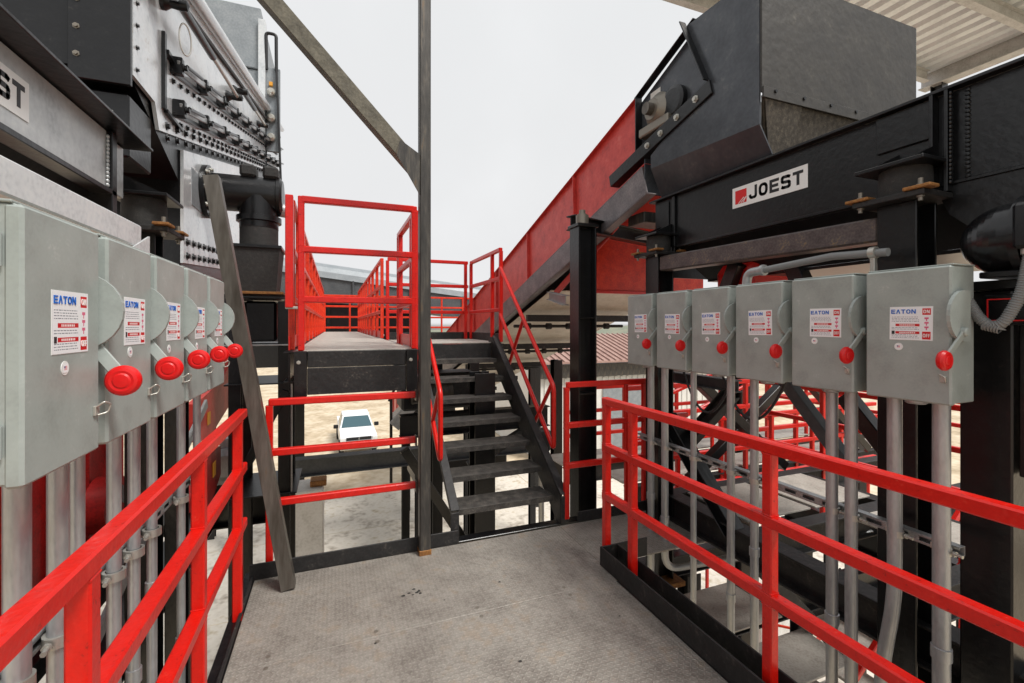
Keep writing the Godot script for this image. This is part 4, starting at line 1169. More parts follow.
func build_hopper():
	var t := thing("feed_hopper", "big charcoal steel hopper above the right feeder", "hopper", P(3.3, 2.66, 2.6))
	var o := -t.position
	var X := 2.52
	part(MB.new().plate([P(X, 3.86, 2.13) + o, P(X, 3.9, 2.78) + o, P(X, 3.36, 2.56) + o, P(X, 3.05, 3.2) + o, P(X, 2.94, 3.2) + o, P(X, 2.88, 2.13) + o], Vector3.RIGHT, 0.012), "side_plate", M.charcoal, t)
	part(MB.new().plate([P(X, 2.94, 3.2) + o, P(X, 2.88, 2.13) + o, P(X + 0.12, 2.69, 2.13) + o, P(X + 0.12, 2.69, 3.2) + o], Vector3(1, 0.6, 0), 0.01), "lower_skirt", M.charcoal, t)
	part(MB.new().box(P(X, 3.08, 2.112) + o, P(4.12, 3.86, 2.127) + o, 0.002), "end_plate", M.hopper_end_shaded, t)
	part(MB.new().box(P(X - 0.003, 3.04, 2.096) + o, P(3.75, 3.11, 2.11) + o, 0.002), "clamp_strip", M.hopper_end_shaded, t)
	for k in 5:
		part(MB.new().bolt(P(X + 0.1 + k * 0.26, 3.092, 2.1) + o, Vector3(0, 0, 1), 0.012, 0.012), "clamp_bolt", M.black, t)
	# rubber curtain: strips hanging with slight waves
	part(MB.new().plate([P(X + 0.012, 3.06, 2.115) + o, P(3.7, 3.06, 2.115) + o, P(3.66, 2.5, 2.3) + o, P(X + 0.26, 2.5, 2.3) + o], Vector3(0, 0.3, -1), 0.014), "curtain", M.worn_rubber, t)
	part(MB.new().plate([P(X + 0.02, 3.05, 2.105) + o, P(X + 0.36, 3.05, 2.105) + o, P(X + 0.36, 2.62, 2.235) + o, P(X + 0.22, 2.62, 2.235) + o], Vector3(0, 0.3, -1), 0.008), "curtain_flap", M.worn_rubber, t)
	part(MB.new().box(P(4.12, 2.75, 2.115) + o, P(4.132, 3.86, 3.4) + o, 0.003), "side_plate", M.charcoal, t)
	part(MB.new().box(P(X + 0.014, 2.75, 3.3) + o, P(4.11, 3.2, 3.31) + o, 0.003), "back_plate", M.charcoal, t)
	part(MB.new().bar(P(X - 0.03, 3.36, 2.545) + o, P(X - 0.03, 3.93, 2.79) + o, 0.06, 0.01), "edge_rib", M.black, t)

func build_right_feeder():
	var t := thing("vibrating_feeder", "long black vibrating feeder trough with JOEST sign, upper right", "feeder", P(3.3, 2.2, 1.8))
	var o := -t.position
	var X := 2.6
	part(MB.new().box(P(X, 2.25, -0.5) + o, P(X + 0.012, 2.655, 3.24) + o, 0.002), "side_plate", M.black, t)
	part(MB.new().box(P(X - 0.045, 2.657, -0.5) + o, P(X + 0.05, 2.672, 3.27) + o, 0.002), "top_flange", M.black, t)
	part(MB.new().box(P(X - 0.02, 2.232, -0.5) + o, P(X + 0.05, 2.247, 3.0) + o, 0.002), "bottom_flange", M.black, t)
	part(MB.new().plate([P(X + 0.01, 2.246, -0.5) + o, P(X + 0.3, 1.98, -0.5) + o, P(X + 0.3, 1.98, 2.95) + o, P(X + 0.01, 2.246, 3.05) + o], Vector3(1, 0.7, 0), 0.01), "hull", M.black, t)
	part(MB.new().box(P(X + 0.3, 1.96, -0.5) + o, P(4.0, 1.98, 2.95) + o, 0.002), "hull_bottom", M.black, t)
	part(MB.new().box(P(4.1, 2.25, -0.5) + o, P(4.112, 2.655, 3.24) + o, 0.002), "side_plate", M.black, t)
	part(MB.new().box(P(X + 0.014, 2.0, 3.1) + o, P(4.09, 2.64, 3.115) + o, 0.002), "end_plate", M.black, t)
	part(MB.new().box(P(X - 0.02, 2.2, 2.98) + o, P(X - 0.001, 2.655, 3.01) + o, 0.002), "rib", M.black, t)
	part(MB.new().box(P(X - 0.012, 2.28, 3.06) + o, P(X - 0.001, 2.63, 3.2) + o, 0.002), "lug_plate", M.black, t)
	for f in [1.19, 1.245]:
		part(MB.new().box(P(X - 0.05, 2.2, f) + o, P(X - 0.001, 2.655, f + 0.014) + o, 0.002), "rib", M.black, t)
	var wd := MB.new()
	for k in 22:
		wd.lathe(P(X - 0.03, 2.24 + k * 0.019, 1.187) + o, Vector3(0, 0.0, 1), [[0.012, 0.0], [0.009, 0.006], [0, 0.008]], 7)
		wd.lathe(P(X - 0.002, 2.24 + k * 0.019, 1.14) + o, Vector3.LEFT, [[0.011, 0.0], [0.008, 0.005], [0, 0.006]], 7)
	part(wd, "weld_seam", M.black, t)
	part(MB.new().box(P(X - 0.014, 2.47, 1.27) + o, P(X - 0.001, 2.65, 1.5) + o, 0.003), "lifting_plate", M.black, t)
	# exciter arm bending down behind the near mount
	part(MB.new().plate([P(X - 0.01, 2.246, 1.26) + o, P(X - 0.01, 2.246, 0.9) + o, P(X - 0.01, 1.9, 0.8) + o, P(X - 0.01, 1.9, 1.0) + o, P(X - 0.01, 2.1, 1.2) + o], Vector3.RIGHT, 0.05), "exciter_bracket", M.black, t)
	joest_sign(t, P(X - 0.0005, 2.482, 2.14) + o, -PI / 2, 0.545, 0.14)
	# mounts
	spring_mount("rubber machine mount at the far end of the right feeder", P(2.52, 2.17, 3.1), 0.095, 0.13, 1.0)
	spring_mount("rubber machine mount above the nearest right switch box", P(2.52, 2.17, 1.335), 0.098, 0.13, 1.0)
	# support frame
	var s := thing("feeder_frame", "black steel support frame behind the right switch boxes", "frame", P(2.6, -5.6, 2.2))
	o = -s.position
	for f in [3.1, 1.335]:
		part(MB.new().ibeam(P(2.53, -0.5 if f > 2 else -5.6, f) + o, P(2.53, 2.168, f) + o, 0.16, 0.16, 0.014, Vector3(1, 0, 0)), "column", M.black, s)
	part(MB.new().box(P(2.4, -0.54, 2.96) + o, P(2.68, -0.5, 3.24) + o, 0.004), "base_plate", M.rust, s)
	part(MB.new().bar(P(2.52, 2.065, 1.42) + o, P(2.52, 2.1, 3.02) + o, 0.12, 0.12, Vector3.UP, 0.01), "cross_beam", M.cross_tube, s)
	part(MB.new().ibeam(P(2.75, 1.15, 2.5) + o, P(2.75, 1.15, 3.2) + o, 0.08, 0.09, 0.01), "girt", M.gallery_dark, s)
	part(MB.new().ibeam(P(2.58, 0.84, 3.06) + o, P(2.58, 0.16, 2.38) + o, 0.11, 0.11, 0.01), "brace", M.black, s)
	part(MB.new().ibeam(P(2.7, 1.1, 2.52) + o, P(2.7, 0.62, 2.98) + o, 0.1, 0.1, 0.01), "brace", M.black_dusty, s)
	part(MB.new().bar(P(2.62, 1.28, 2.05) + o, P(2.62, 0.85, 1.67) + o, 0.07, 0.07), "brace", M.gallery_dark, s)
	part(MB.new().bar(P(2.7, 1.2, 1.72) + o, P(2.7, 0.7, 1.3) + o, 0.08, 0.08), "brace", M.black, s)
	part(MB.new().ibeam(P(2.62, 0.1, 0.6) + o, P(2.62, 0.1, 3.2) + o, 0.14, 0.2, 0.014), "floor_beam", M.black_dusty, s)
	for f in [3.12, 2.3, 1.5]:
		part(MB.new().ibeam(P(2.7, 0.08, f) + o, P(6.0, 0.08, f) + o, 0.12, 0.2, 0.014), "floor_beam", M.black_dusty, s)
	part(MB.new().ibeam(P(4.2, 0.06, 0.5) + o, P(4.2, 0.06, 3.2) + o, 0.14, 0.2, 0.014), "floor_beam", M.black_dusty, s)
	for q in [[2.75, 2.42, 3.4, 3.02], [3.5, 1.6, 4.1, 2.2], [3.45, 2.42, 4.1, 3.02]]:
		part(MB.new().box(P(q[0], 0.185, q[1]) + o, P(q[2], 0.2, q[3]) + o, 0.003), "deck_plate", M.deck, s)
	part(MB.new().bar(P(2.7, -0.05, 2.3) + o, P(3.6, -0.9, 2.3) + o, 0.08, 0.08), "brace", M.black_dusty, s)
	# upper diagonals seen under the trough
	part(MB.new().bar(P(2.75, 1.55, 2.75) + o, P(2.75, 2.05, 2.5) + o, 0.1, 0.1), "hanger", M.black, s)
	part(MB.new().bar(P(2.9, 1.6, 2.0) + o, P(2.9, 2.05, 2.2) + o, 0.1, 0.1), "hanger", M.black, s)
	# thing: red machine behind boxes
	var v := thing("exciter", "red vibrator housing glimpsed above the third right switch box", "machine", P(3.0, 1.7, 2.6))
	part(MB.new().lathe(Vector3(0, 0.22, 0.2), Vector3(0, 0, -1), [[0, 0], [0.22, 0], [0.25, 0.04], [0.25, 0.3], [0.22, 0.34], [0, 0.34]], 8), "housing", M.red, v)
	part(MB.new().box(Vector3(-0.3, -0.06, -0.2), Vector3(0.3, -0.03, 0.2), 0.005), "base", M.black, v)
	# big black column at the right edge
	var c := thing("black_column", "broad black column at the right edge of the picture", "column", P(2.62, -5.6, 1.0))
	o = -c.position
	part(MB.new().box(P(2.5, -5.6, 0.96) + o, P(2.74, 1.74, 1.125) + o, 0.006), "shaft", M.black, c)
	part(MB.new().box(P(2.47, 1.742, 0.4) + o, P(2.8, 1.78, 1.16) + o, 0.004), "cap_plate", M.black, c)
	part(MB.new().box(P(2.52, 1.0, 0.6) + o, P(2.74, 1.738, 0.95) + o, 0.004), "side_box", M.black, c)
	part(MB.new().box(P(2.46, 1.6, 0.7) + o, P(2.518, 1.72, 1.03) + o, 0.003), "notice_plate", M.black, c)
	var nt := MB.new()
	for q in [[1.615, 1.62], [1.7, 1.705]]:
		nt.box(P(2.4575, q[0], 0.75) + o, P(2.4595, q[1], 1.02) + o, 0.0004)
	nt.box(P(2.4575, 1.6205, 1.015) + o, P(2.4595, 1.6995, 1.02) + o, 0.0004)
	part(nt, "notice_border", M.sign_red, c)
	# motor with dome cover
	var m := thing("vibrator_motor", "glossy black motor with domed end at the right edge", "motor", P(2.52, 1.79, 0.85))
	o = -m.position
	var prof := []
	for k in 13:
		var a := PI / 2 * k / 12.0
		prof.append([sin(a) * 0.145, -cos(a) * 0.16])
	prof.append([0.145, 0.05]); prof.append([0.155, 0.055]); prof.append([0.155, 0.3]); prof.append([0, 0.3])
	part(MB.new().lathe(P(2.52, 1.94, 0.96) + o, Vector3(0, 0, 1), prof, 36), "dome_cover", M.motor_black, m)
	part(MB.new().lathe(P(2.52, 1.94, 0.925) + o, Vector3(0, 0, 1), [[0.146, 0], [0.168, 0.002], [0.168, 0.03], [0.146, 0.032]], 36), "flange_ring", M.motor_black, m)
	part(MB.new().box(P(2.33, 1.88, 0.72) + o, P(2.44, 2.05, 0.9) + o, 0.012), "terminal_box", M.motor_black, m)
	part(MB.new().box(P(2.325, 1.93, 0.78) + o, P(2.3295, 2.0, 0.85) + o, 0.001).box(P(2.322, 1.95, 0.8) + o, P(2.3248, 1.98, 0.83) + o, 0.001), "emblem", M.black, m)
	part(MB.new().box(P(2.4, 1.785, 0.7) + o, P(2.64, 1.81, 1.02) + o, 0.004), "foot", M.motor_black, m)
	# flexible conduit to the nearest box
	var fl := thing("flexible_conduit", "ribbed grey flexible conduit hanging from the black motor", "conduit", P(2.36, 1.6, 0.93))
	o = -fl.position
	var path := bend([P(2.37, 1.88, 0.86) + o, P(2.36, 1.72, 0.88) + o, P(2.35, 1.585, 0.935) + o, P(2.35, 1.6, 0.985) + o, P(2.345, 1.74, 1.05) + o], 0.05, 6)
	part(MB.new().tube(path, 0.018, 12), "hose", M.flex, fl)
	var rings := MB.new()
	var acc := 0.0
	for i in path.size() - 1:
		var a: Vector3 = path[i]
		var b: Vector3 = path[i + 1]
		var L := (b - a).length()
		var d := (b - a).normalized()
		while acc < L:
			rings.lathe(a + d * acc, d, [[0.018, -0.003], [0.0205, 0.0], [0.018, 0.003]], 10)
			acc += 0.009
		acc -= L
	part(rings, "ribs", M.flex, fl)
	part(MB.new().lathe(P(2.37, 1.86, 0.862) + o, Vector3.UP, [[0.018, 0], [0.027, 0.0], [0.027, 0.03], [0.022, 0.032], [0.022, 0.05]], 8), "fitting", M.zinc, fl)

func build_roof():
	var t := thing("canopy_roof", "corrugated metal canopy roof overhead at upper right", "roof", P(7.5, 6.6, 2.0))
	var o := -t.position
	# trapezoid sheet, ribs running away from the camera
	var mb := MB.new()
	var x := 3.5
	var pr := [[0.0, 0.0], [0.14, 0.0], [0.18, 0.07], [0.26, 0.07], [0.3, 0.0]]
	while x < 11.4:
		for k in 4:
			mb.face([P(x + pr[k][0], 6.8 + pr[k][1], 2.3) + o, P(x + pr[k + 1][0], 6.8 + pr[k + 1][1], 2.3) + o, P(x + pr[k + 1][0], 6.8 + pr[k + 1][1], 5.75) + o, P(x + pr[k][0], 6.8 + pr[k][1], 5.75) + o], Vector3.DOWN)
		x += 0.3
	part(mb, "sheet", M.roof, t)
	for f in [5.6, 4.0, 2.45]:
		part(MB.new().ibeam(P(3.5, 6.68, f) + o, P(11.3, 6.68, f) + o, 0.12, 0.22, 0.01), "purlin", M.roof_beam, t)
	part(MB.new().ibeam(P(11.5, 6.68, 2.3) + o, P(11.5, 6.68, 5.8) + o, 0.25, 0.34, 0.02), "eave_beam", M.roof_beam, t)
	for q in [[11.5, 5.5], [11.5, 2.4], [6.1, 5.5]]:
		part(MB.new().ibeam(P(q[0], -5.6, q[1]) + o, P(q[0], 6.5, q[1]) + o, 0.2, 0.2, 0.014), "column", M.black, t)

func build_right_background():
	var R := "red guard rails of the lower walkways at the right"
	guard_rail("red guard rail beyond the black frame, level with the deck", P(2.9, -0.1, 4.1), P(7.2, -0.1, 4.1), [1.02, 0.72, 0.42], [0.12, 0.31, 0.4, 0.6, 0.8, 1.0], M.red, R, 0.05, 0.2)
	guard_rail("second red guard rail behind the frame, farther back", P(3.2, -0.45, 6.0), P(10.0, -0.45, 6.0), [1.1, 0.75, 0.4], [0.0, 0.15, 0.3, 0.45, 0.6, 0.75, 0.9], M.red, R, 0.055, 0.2)
	guard_rail("red guard rail running away along the far lower walkway", P(7.4, -0.1, 1.2), P(7.4, -0.1, 6.0), [1.02, 0.72, 0.42], [0.0, 0.2, 0.4, 0.6, 0.8], M.red, R, 0.05, 0.2)
	var rot := guard_rail("sloping red stair rail seen between the right conduits", P(3.6, -0.55, 5.0), P(6.4, 0.35, 5.0), [1.0, 0.6], [0.1, 0.5, 0.9], M.red, R, 0.045, 0.1)
	# lower walkways under those rails
	var w := thing("lower_walkway", "grey steel walkway under the red rails at the right", "walkway", P(5.0, -0.1, 4.4))
	part(MB.new().box(Vector3(-2.1, -0.02, -0.15), Vector3(2.4, 0.0, 0.25), 0.003), "deck_plate", M.deck, w)
	part(MB.new().ibeam(Vector3(-2.1, -0.15, 0.3), Vector3(2.4, -0.15, 0.3), 0.09, 0.24, 0.012), "edge_beam", M.black_dusty, w)
	for x in [-1.4, 2.0]:
		part(MB.new().ibeam(Vector3(x, -5.5, 0.1), Vector3(x, -0.03, 0.1), 0.16, 0.16, 0.012), "column", M.black_dusty, w)
	var w2 := thing("lower_walkway", "farther steel walkway under the second red rail", "walkway", P(6.5, -0.45, 6.6))
	part(MB.new().box(Vector3(-3.4, -0.02, 0.1), Vector3(3.6, 0.0, 0.65), 0.003), "deck_plate", M.deck, w2)
	part(MB.new().ibeam(Vector3(-3.4, -0.15, 0.7), Vector3(3.6, -0.15, 0.7), 0.09, 0.24, 0.012), "edge_beam", M.black_dusty, w2)
	for x in [-2.8, 0.6, 3.2]:
		part(MB.new().ibeam(Vector3(x, -5.15, 0.1), Vector3(x, -0.03, 0.1), 0.16, 0.16, 0.012), "column", M.black_dusty, w2)
	# red lattice frames lower down
	for i in 2:
		var lt := thing("lattice_frame", "red lattice frame lying low behind the right rail, %s" % ["nearer one", "farther one"][i], "frame", P([3.7, 4.6][i], -2.6, [2.9, 4.6][i]), "red lattice frames")
		for s in [0.0, 0.55]:
			part(MB.new().bar(Vector3(0, 0, s), Vector3(3.6, 0.4, s), 0.035, 0.035), "chord", M.red_orange, lt)
		for k in 8:
			part(MB.new().bar(Vector3(k * 0.45, k * 0.05, 0 if k % 2 == 0 else 0.55), Vector3((k + 1) * 0.45, (k + 1) * 0.05, 0.55 if k % 2 == 0 else 0), 0.028, 0.028), "lacing", M.red_orange, lt)
		for q in [[0.2, 0.03], [3.3, 0.37]]:
			part(MB.new().bar(Vector3(q[0], -3.0, 0.3), Vector3(q[0], q[1], 0.3), 0.05, 0.05), "leg", M.red_orange, lt)
	var ft := thing("pipe_rack", "dense black floor steel behind and below the right conduits", "frame", P(4.0, -5.6, 2.2))
	var q0 := -ft.position
	for f in [2.75, 3.6]:
		part(MB.new().ibeam(P(2.5, -0.75, f) + q0, P(6.4, -0.75, f) + q0, 0.12, 0.2, 0.014), "beam", M.black, ft)
	for x in [4.9]:
		part(MB.new().ibeam(P(x, -0.52, 0.6) + q0, P(x, -0.52, 3.8) + q0, 0.14, 0.24, 0.014), "girder", M.black, ft)
	for e in [[3.3, 3.6], [4.9, 3.6], [6.3, 2.75]]:
		part(MB.new().ibeam(P(e[0], -5.6, e[1]) + q0, P(e[0], -0.86, e[1]) + q0, 0.16, 0.16, 0.012), "column", M.black, ft)
	for e in [[3.3, 3.6, 0.05, 4.9, 3.6, 1.15], [4.9, 3.7, 1.15, 6.2, 3.7, 0.05], [3.2, 3.35, 1.05, 4.3, 3.35, 0.15]]:
		part(MB.new().bar(P(e[0], e[2], e[1]) + q0, P(e[3], e[5], e[4]) + q0, 0.09, 0.09), "brace", M.black, ft)
	for e in [[2.45, 2.5, 3.2, 3.0], [2.5, 1.98, 3.2, 2.35], [3.4, 1.0, 4.0, 1.8]]:
		part(MB.new().box(P(e[0], -0.645, e[1]) + q0, P(e[2], -0.63, e[3]) + q0, 0.003), "deck_plate", M.deck, ft)
	guard_rail("low red guard rail on the floor steel behind the right conduits", P(3.1, -0.4, 3.72), P(6.4, -0.4, 3.72), [1.0, 0.66, 0.33], [0.05, 0.25, 0.45, 0.65, 0.85], M.red, R, 0.045, 0.2)
	guard_rail("short red guard rail running away between the black braces", P(4.55, -0.1, 1.6), P(4.55, -0.1, 3.9), [1.05, 0.72, 0.4], [0.0, 0.33, 0.66, 1.0], M.red, R, 0.045, 0.2)
	# pale steps dropping away under the right rail
	var ls := thing("yard_stairs", "pale grey steel steps low behind the right conduits", "stairs", P(3.6, -2.4, 2.6))
	for k in 8:
		part(MB.new().box(Vector3(-0.75 + k * 0.24, k * 0.19, -0.45), Vector3(-0.5 + k * 0.24, k * 0.19 + 0.03, 0.35), 0.004), "tread", M.deck, ls)
	for z in [-0.47, 0.37]:
		part(MB.new().bar(Vector3(-0.8, -0.1, z), Vector3(1.2, 1.48, z), 0.015, 0.2), "stringer", M.black_dusty, ls)
	guard_rail("low sloping red rail beside the pale yard steps", P(2.9, -2.2, 2.1), P(4.8, -0.75, 2.1), [0.95, 0.5], [0.05, 0.5, 0.95], M.red, R, 0.04, 0.1)
	guard_rail("far red rail low on the yard seen past the black braces", P(6.0, -2.4, 7.5), P(14.0, -2.4, 7.5), [1.05, 0.7, 0.35], [0.0, 0.17, 0.33, 0.5, 0.67, 0.83, 1.0], M.red, R, 0.06, 3.2)
	var hz := thing("hazard_sign", "small red triangular warning sign low behind the far right conduits", "sign", P(2.75, 0.5, 2.95))
	part(MB.new().plate([Vector3(0, 0, 0.1), Vector3(0, 0, -0.1), Vector3(0, 0.18, 0)], Vector3.LEFT, 0.006), "board", M.sign_red, hz)
	part(MB.new().plate([Vector3(-0.0075, 0.025, 0.06), Vector3(-0.0075, 0.025, -0.06), Vector3(-0.0075, 0.13, 0)], Vector3.LEFT, 0.002), "panel", M.cream, hz)
	part(MB.new().bar(Vector3(0.02, -0.35, 0), Vector3(0.02, 0.16, 0), 0.02, 0.02), "stake", M.black, hz)
	var pl := thing("support_pad", "grey concrete slab low behind the right rail", "slab", P(3.2, -5.6, 1.8))
	part(MB.new().box(Vector3(-0.9, 0, -1.2), Vector3(1.3, 3.8, 1.4), 0.03), "block", M.white_block, pl)
	# sheet-clad shed far right of the column
	var b := thing("shed", "far sheet-clad shed with dull reddish roof right of the black column", "building", P(16.0, -5.6, 26.0))
	b.scale.y = 1.3
	var wl := MB.new().box(Vector3(-6, 0, -4), Vector3(10, 3.9, 4), 0.02)
	part(wl, "wall", M.wall_sheet, b)
	var rb := MB.new()
	for k in 40:
		rb.box(Vector3(-6 + k * 0.4, 0, 4.001), Vector3(-5.85 + k * 0.4, 3.3, 4.05), 0.004)
	part(rb, "wall_ribs", M.wall_sheet, b)
	part(MB.new().box(Vector3(-6.3, 3.35, 4.06), Vector3(10.3, 3.9, 4.3), 0.01), "fascia", M.weathered, b)
	part(MB.new().plate([Vector3(-6.4, 3.95, 4.6), Vector3(10.4, 3.95, 4.6), Vector3(10.4, 5.0, 0), Vector3(-6.4, 5.0, 0)], Vector3.UP, 0.08), "roof", M.roof_red, b)
	var rr := MB.new()
	for k in 42:
		rr.bar(Vector3(-6.3 + k * 0.4, 4.06, 4.62), Vector3(-6.3 + k * 0.4, 5.11, 0.0), 0.06, 0.06)
	part(rr, "roof_ribs", M.roof_red, b)
	part(MB.new().box(Vector3(-2, 0, 4.06), Vector3(1.5, 2.8, 4.1), 0.01), "door", M.grey_blue, b)

func build_yard():
	var g := structure("ground")
	part(MB.new().box(P(-400, -6.2, -60), P(400, -5.61, 600), 0.01), "yard", M.dirt, g)
	# concrete apron in cast bays
	for ix in 7:
		for iz in 4:
			var x := -9.0 + ix * 4.3
			var f := 4.6 + iz * 4.1
			part(MB.new().box(P(x, -5.8, f) , P(x + 4.27, -5.6, f + 4.07), 0.012), "slab", M.concrete, g)
	var h := structure("hills")
	var mb := MB.new()
	var n := FastNoiseLite.new()
	n.seed = 4
	n.frequency = 0.012
	for k in 60:
		var a0 := -1.5 + k * 0.06
		var a1 := a0 + 0.06
		var y0: float = 7 + n.get_noise_1d(k * 12.0) * 8
		var y1: float = 7 + n.get_noise_1d((k + 1) * 12.0) * 8
		var p0 := P(sin(a0) * 330, -6.0, cos(a0) * 330)
		var p1 := P(sin(a1) * 330, -6.0, cos(a1) * 330)
		mb.face([p0, p1, p1 * 1.15 + Vector3(0, y1, 0), p0 * 1.15 + Vector3(0, y0, 0)], Vector3(0, 1, 0))
	part(mb, "slope", M.hill, h)

	# grey conveyor gallery crossing behind the walkway
	var t := thing("conveyor_gallery", "long grey covered conveyor crossing behind the raised walkway", "conveyor", P(2.0, 2.3, 16.5))
	var o := -t.position
	var A := P(-6.0, 3.95, 16.0)
	var B := P(9.0, 2.25, 16.0)
	part(MB.new().bar(A + Vector3(0, -0.55, -0.5) + o, B + Vector3(0, -0.55, -0.5) + o, 1.0, 0.75), "trough", M.gallery_dark, t)
	var cov := MB.new()
	for k in 8:
		var a0 := PI * k / 8
		var a1 := PI * (k + 1) / 8
		var q0 := Vector3(0, sin(a0) * 0.52 - 0.17, -0.5 + cos(a0) * 0.56)
		var q1 := Vector3(0, sin(a1) * 0.52 - 0.17, -0.5 + cos(a1) * 0.56)
		cov.face([A + q0 + o, B + q0 + o, B + q1 + o, A + q1 + o], (q0 + q1) * 0.5 - Vector3(0, -0.17, -0.5))
	part(cov, "hood", M.grey_blue, t)
	for k in 8:
		var c: Vector3 = A.lerp(B, (k + 0.5) / 8.0) + o
		part(MB.new().bar(c + Vector3(0, -0.95, 0.03), c + Vector3(0, -0.15, 0.06), 0.05, 0.05), "bracket", M.gallery_dark, t)
	for x in [-3.0, 3.0, 7.5]:
		part(MB.new().ibeam(P(x, -5.6, 16.5) + o, P(x, 2.0 if x > 5 else 2.5, 16.5) + o, 0.2, 0.2, 0.014), "leg", M.black, t)
	var bk := thing("dark_bin", "dark steel bin below the grey covered conveyor", "bin", P(-0.6, -5.6, 18.0))
	part(MB.new().box(Vector3(-3.6, 5.8, -1.2), Vector3(3.4, 8.2, 1.2), 0.02), "body", M.black, bk)
	for x in [-3.3, 3.2]:
		part(MB.new().ibeam(Vector3(x, 0, 0), Vector3(x, 5.8, 0), 0.25, 0.25, 0.016), "leg", M.black, bk)
	for k in 5:
		part(MB.new().box(Vector3(-3.4 + k * 1.25, 5.9, 1.201), Vector3(-3.3 + k * 1.25, 8.1, 1.3), 0.005), "stiffener", M.black_dusty, bk)

	# lower steelwork seen through the far rail
	single(MB.new().ibeam(P(-0.55, -0.5, 7.4), P(3.2, -0.5, 7.4), 0.2, 0.26, 0.014), "lower_beam", M.gallery_dark, "dark lower beam crossing in front of the white pickup", "beam")
	var pier := MB.new().box(P(-0.62, -5.6, 7.35), P(-0.16, -0.84, 7.9), 0.02)
	single(pier, "concrete_pier", M.white_block, "pale concrete pier seen below the far guard rail", "pier")
	single(MB.new().box(P(-0.35, -0.838, 7.45), P(-0.12, -0.75, 7.7), 0.01), "timber_packer", M.rust, "yellow-brown packer on top of the pale pier", "block")
	var dn := thing("lower_stairs", "black steel stair flight with pipe rail right of the white pickup", "stairs", P(1.3, -5.6, 9.0))
	o = -dn.position
	part(MB.new().bar(P(0.95, 0.9, 8.6) + o, P(0.62, 0.2, 8.6) + o, 0.04, 0.04), "handrail", M.black, dn)
	part(MB.new().bar(P(1.4, 1.05, 8.6) + o, P(0.95, 0.35, 8.6) + o, 0.04, 0.04), "handrail", M.black, dn)
	part(MB.new().bar(P(1.6, 0.75, 8.5) + o, P(0.7, -0.25, 8.5) + o, 0.02, 0.22), "stringer", M.strut, dn)
	part(MB.new().bar(P(0.66, -1.3, 8.6) + o, P(0.66, 0.3, 8.6) + o, 0.05, 0.05), "newel", M.black, dn)
	for k in 6:
		part(MB.new().box(P(0.75 + k * 0.16, -0.3 + k * 0.17, 8.5) + o, P(1.0 + k * 0.16, -0.27 + k * 0.17, 9.3) + o, 0.002), "tread", M.black_dusty, dn)
	part(MB.new().box(P(0.95, -1.1, 7.7) + o, P(2.6, -0.68, 8.6) + o, 0.02), "base", M.black, dn)
	for q in [[1.1, 8.1], [2.4, 8.1]]:
		part(MB.new().ibeam(P(q[0], -5.6, q[1]) + o, P(q[0], -1.1, q[1]) + o, 0.16, 0.16, 0.012), "column", M.black, dn)
	dn.position.x += 0.3
	# machinery under the stairs
	var us := thing("crusher_base", "dark machine frame under the stairs", "machine", P(1.6, -5.6, 5.2))
	o = -us.position
	part(MB.new().ibeam(P(1.45, -5.6, 4.6) + o, P(1.45, 1.1, 4.6) + o, 0.22, 0.22, 0.015), "column", M.black, us)
	part(MB.new().ibeam(P(0.7, 0.42, 5.4) + o, P(2.6, 0.42, 5.4) + o, 0.16, 0.26, 0.014), "beam", M.black, us)
	part(MB.new().bar(P(0.7, 0.25, 5.0) + o, P(1.4, -0.9, 5.0) + o, 0.1, 0.1), "brace", M.black, us)
	part(MB.new().bar(P(1.5, -0.1, 5.3) + o, P(2.4, 0.35, 5.3) + o, 0.1, 0.1), "brace", M.black_dusty, us)
	part(MB.new().box(P(0.75, 0.55, 5.6) + o, P(1.7, 1.0, 6.1) + o, 0.03), "gearbox", M.black_dusty, us)
	part(MB.new().tube([P(0.85, 0.75, 5.55) + o, P(1.35, 0.8, 5.55) + o], 0.11, 18), "drum", M.weathered, us)
	part(MB.new().box(P(1.62, 0.6, 5.5) + o, P(1.7, 0.75, 5.58) + o, 0.005), "tag", M.red, us)
	var cl := thing("cable_box", "dark junction box hanging below the stair handrail end", "box", P(1.95, 0.3, 4.3))
	part(MB.new().box(Vector3(-0.1, 0, -0.08), Vector3(0.12, 0.22, 0.08), 0.012), "case", M.black_dusty, cl)
	part(MB.new().tube([Vector3(0.05, 0.0, 0), Vector3(0.05, -0.75, 0)], 0.03, 12), "drop_pipe", M.galvanized, cl)
	# scattered yard pieces
	var rng := RandomNumberGenerator.new()
	rng.seed = 17
	for i in 5:
		var q: Array = [[2.4, 13.6, 1.5, 0.12], [1.9, 9.6, 1.1, 0.1], [3.9, 13.0, 0.9, 0.3], [7.0, 9.5, 1.8, 0.5], [10.0, 8.0, 2.2, 0.6]][i]
		var mb2 := MB.new().box_t(Transform3D(Basis(Vector3.UP, rng.randf_range(-0.5, 0.5)), Vector3(0, q[3] / 2, 0)), Vector3(q[2], q[3], q[2] * 0.45), 0.02)
		single(mb2, "concrete_block", M.white_block, "pale block on the yard, %s" % ["flat one right of the pier", "flat one below the stair foot", "short one behind the stair foot", "long one low at the right", "largest one at the far right"][i], "block", "blocks on the yard").position = P(q[0], -5.598, q[1])

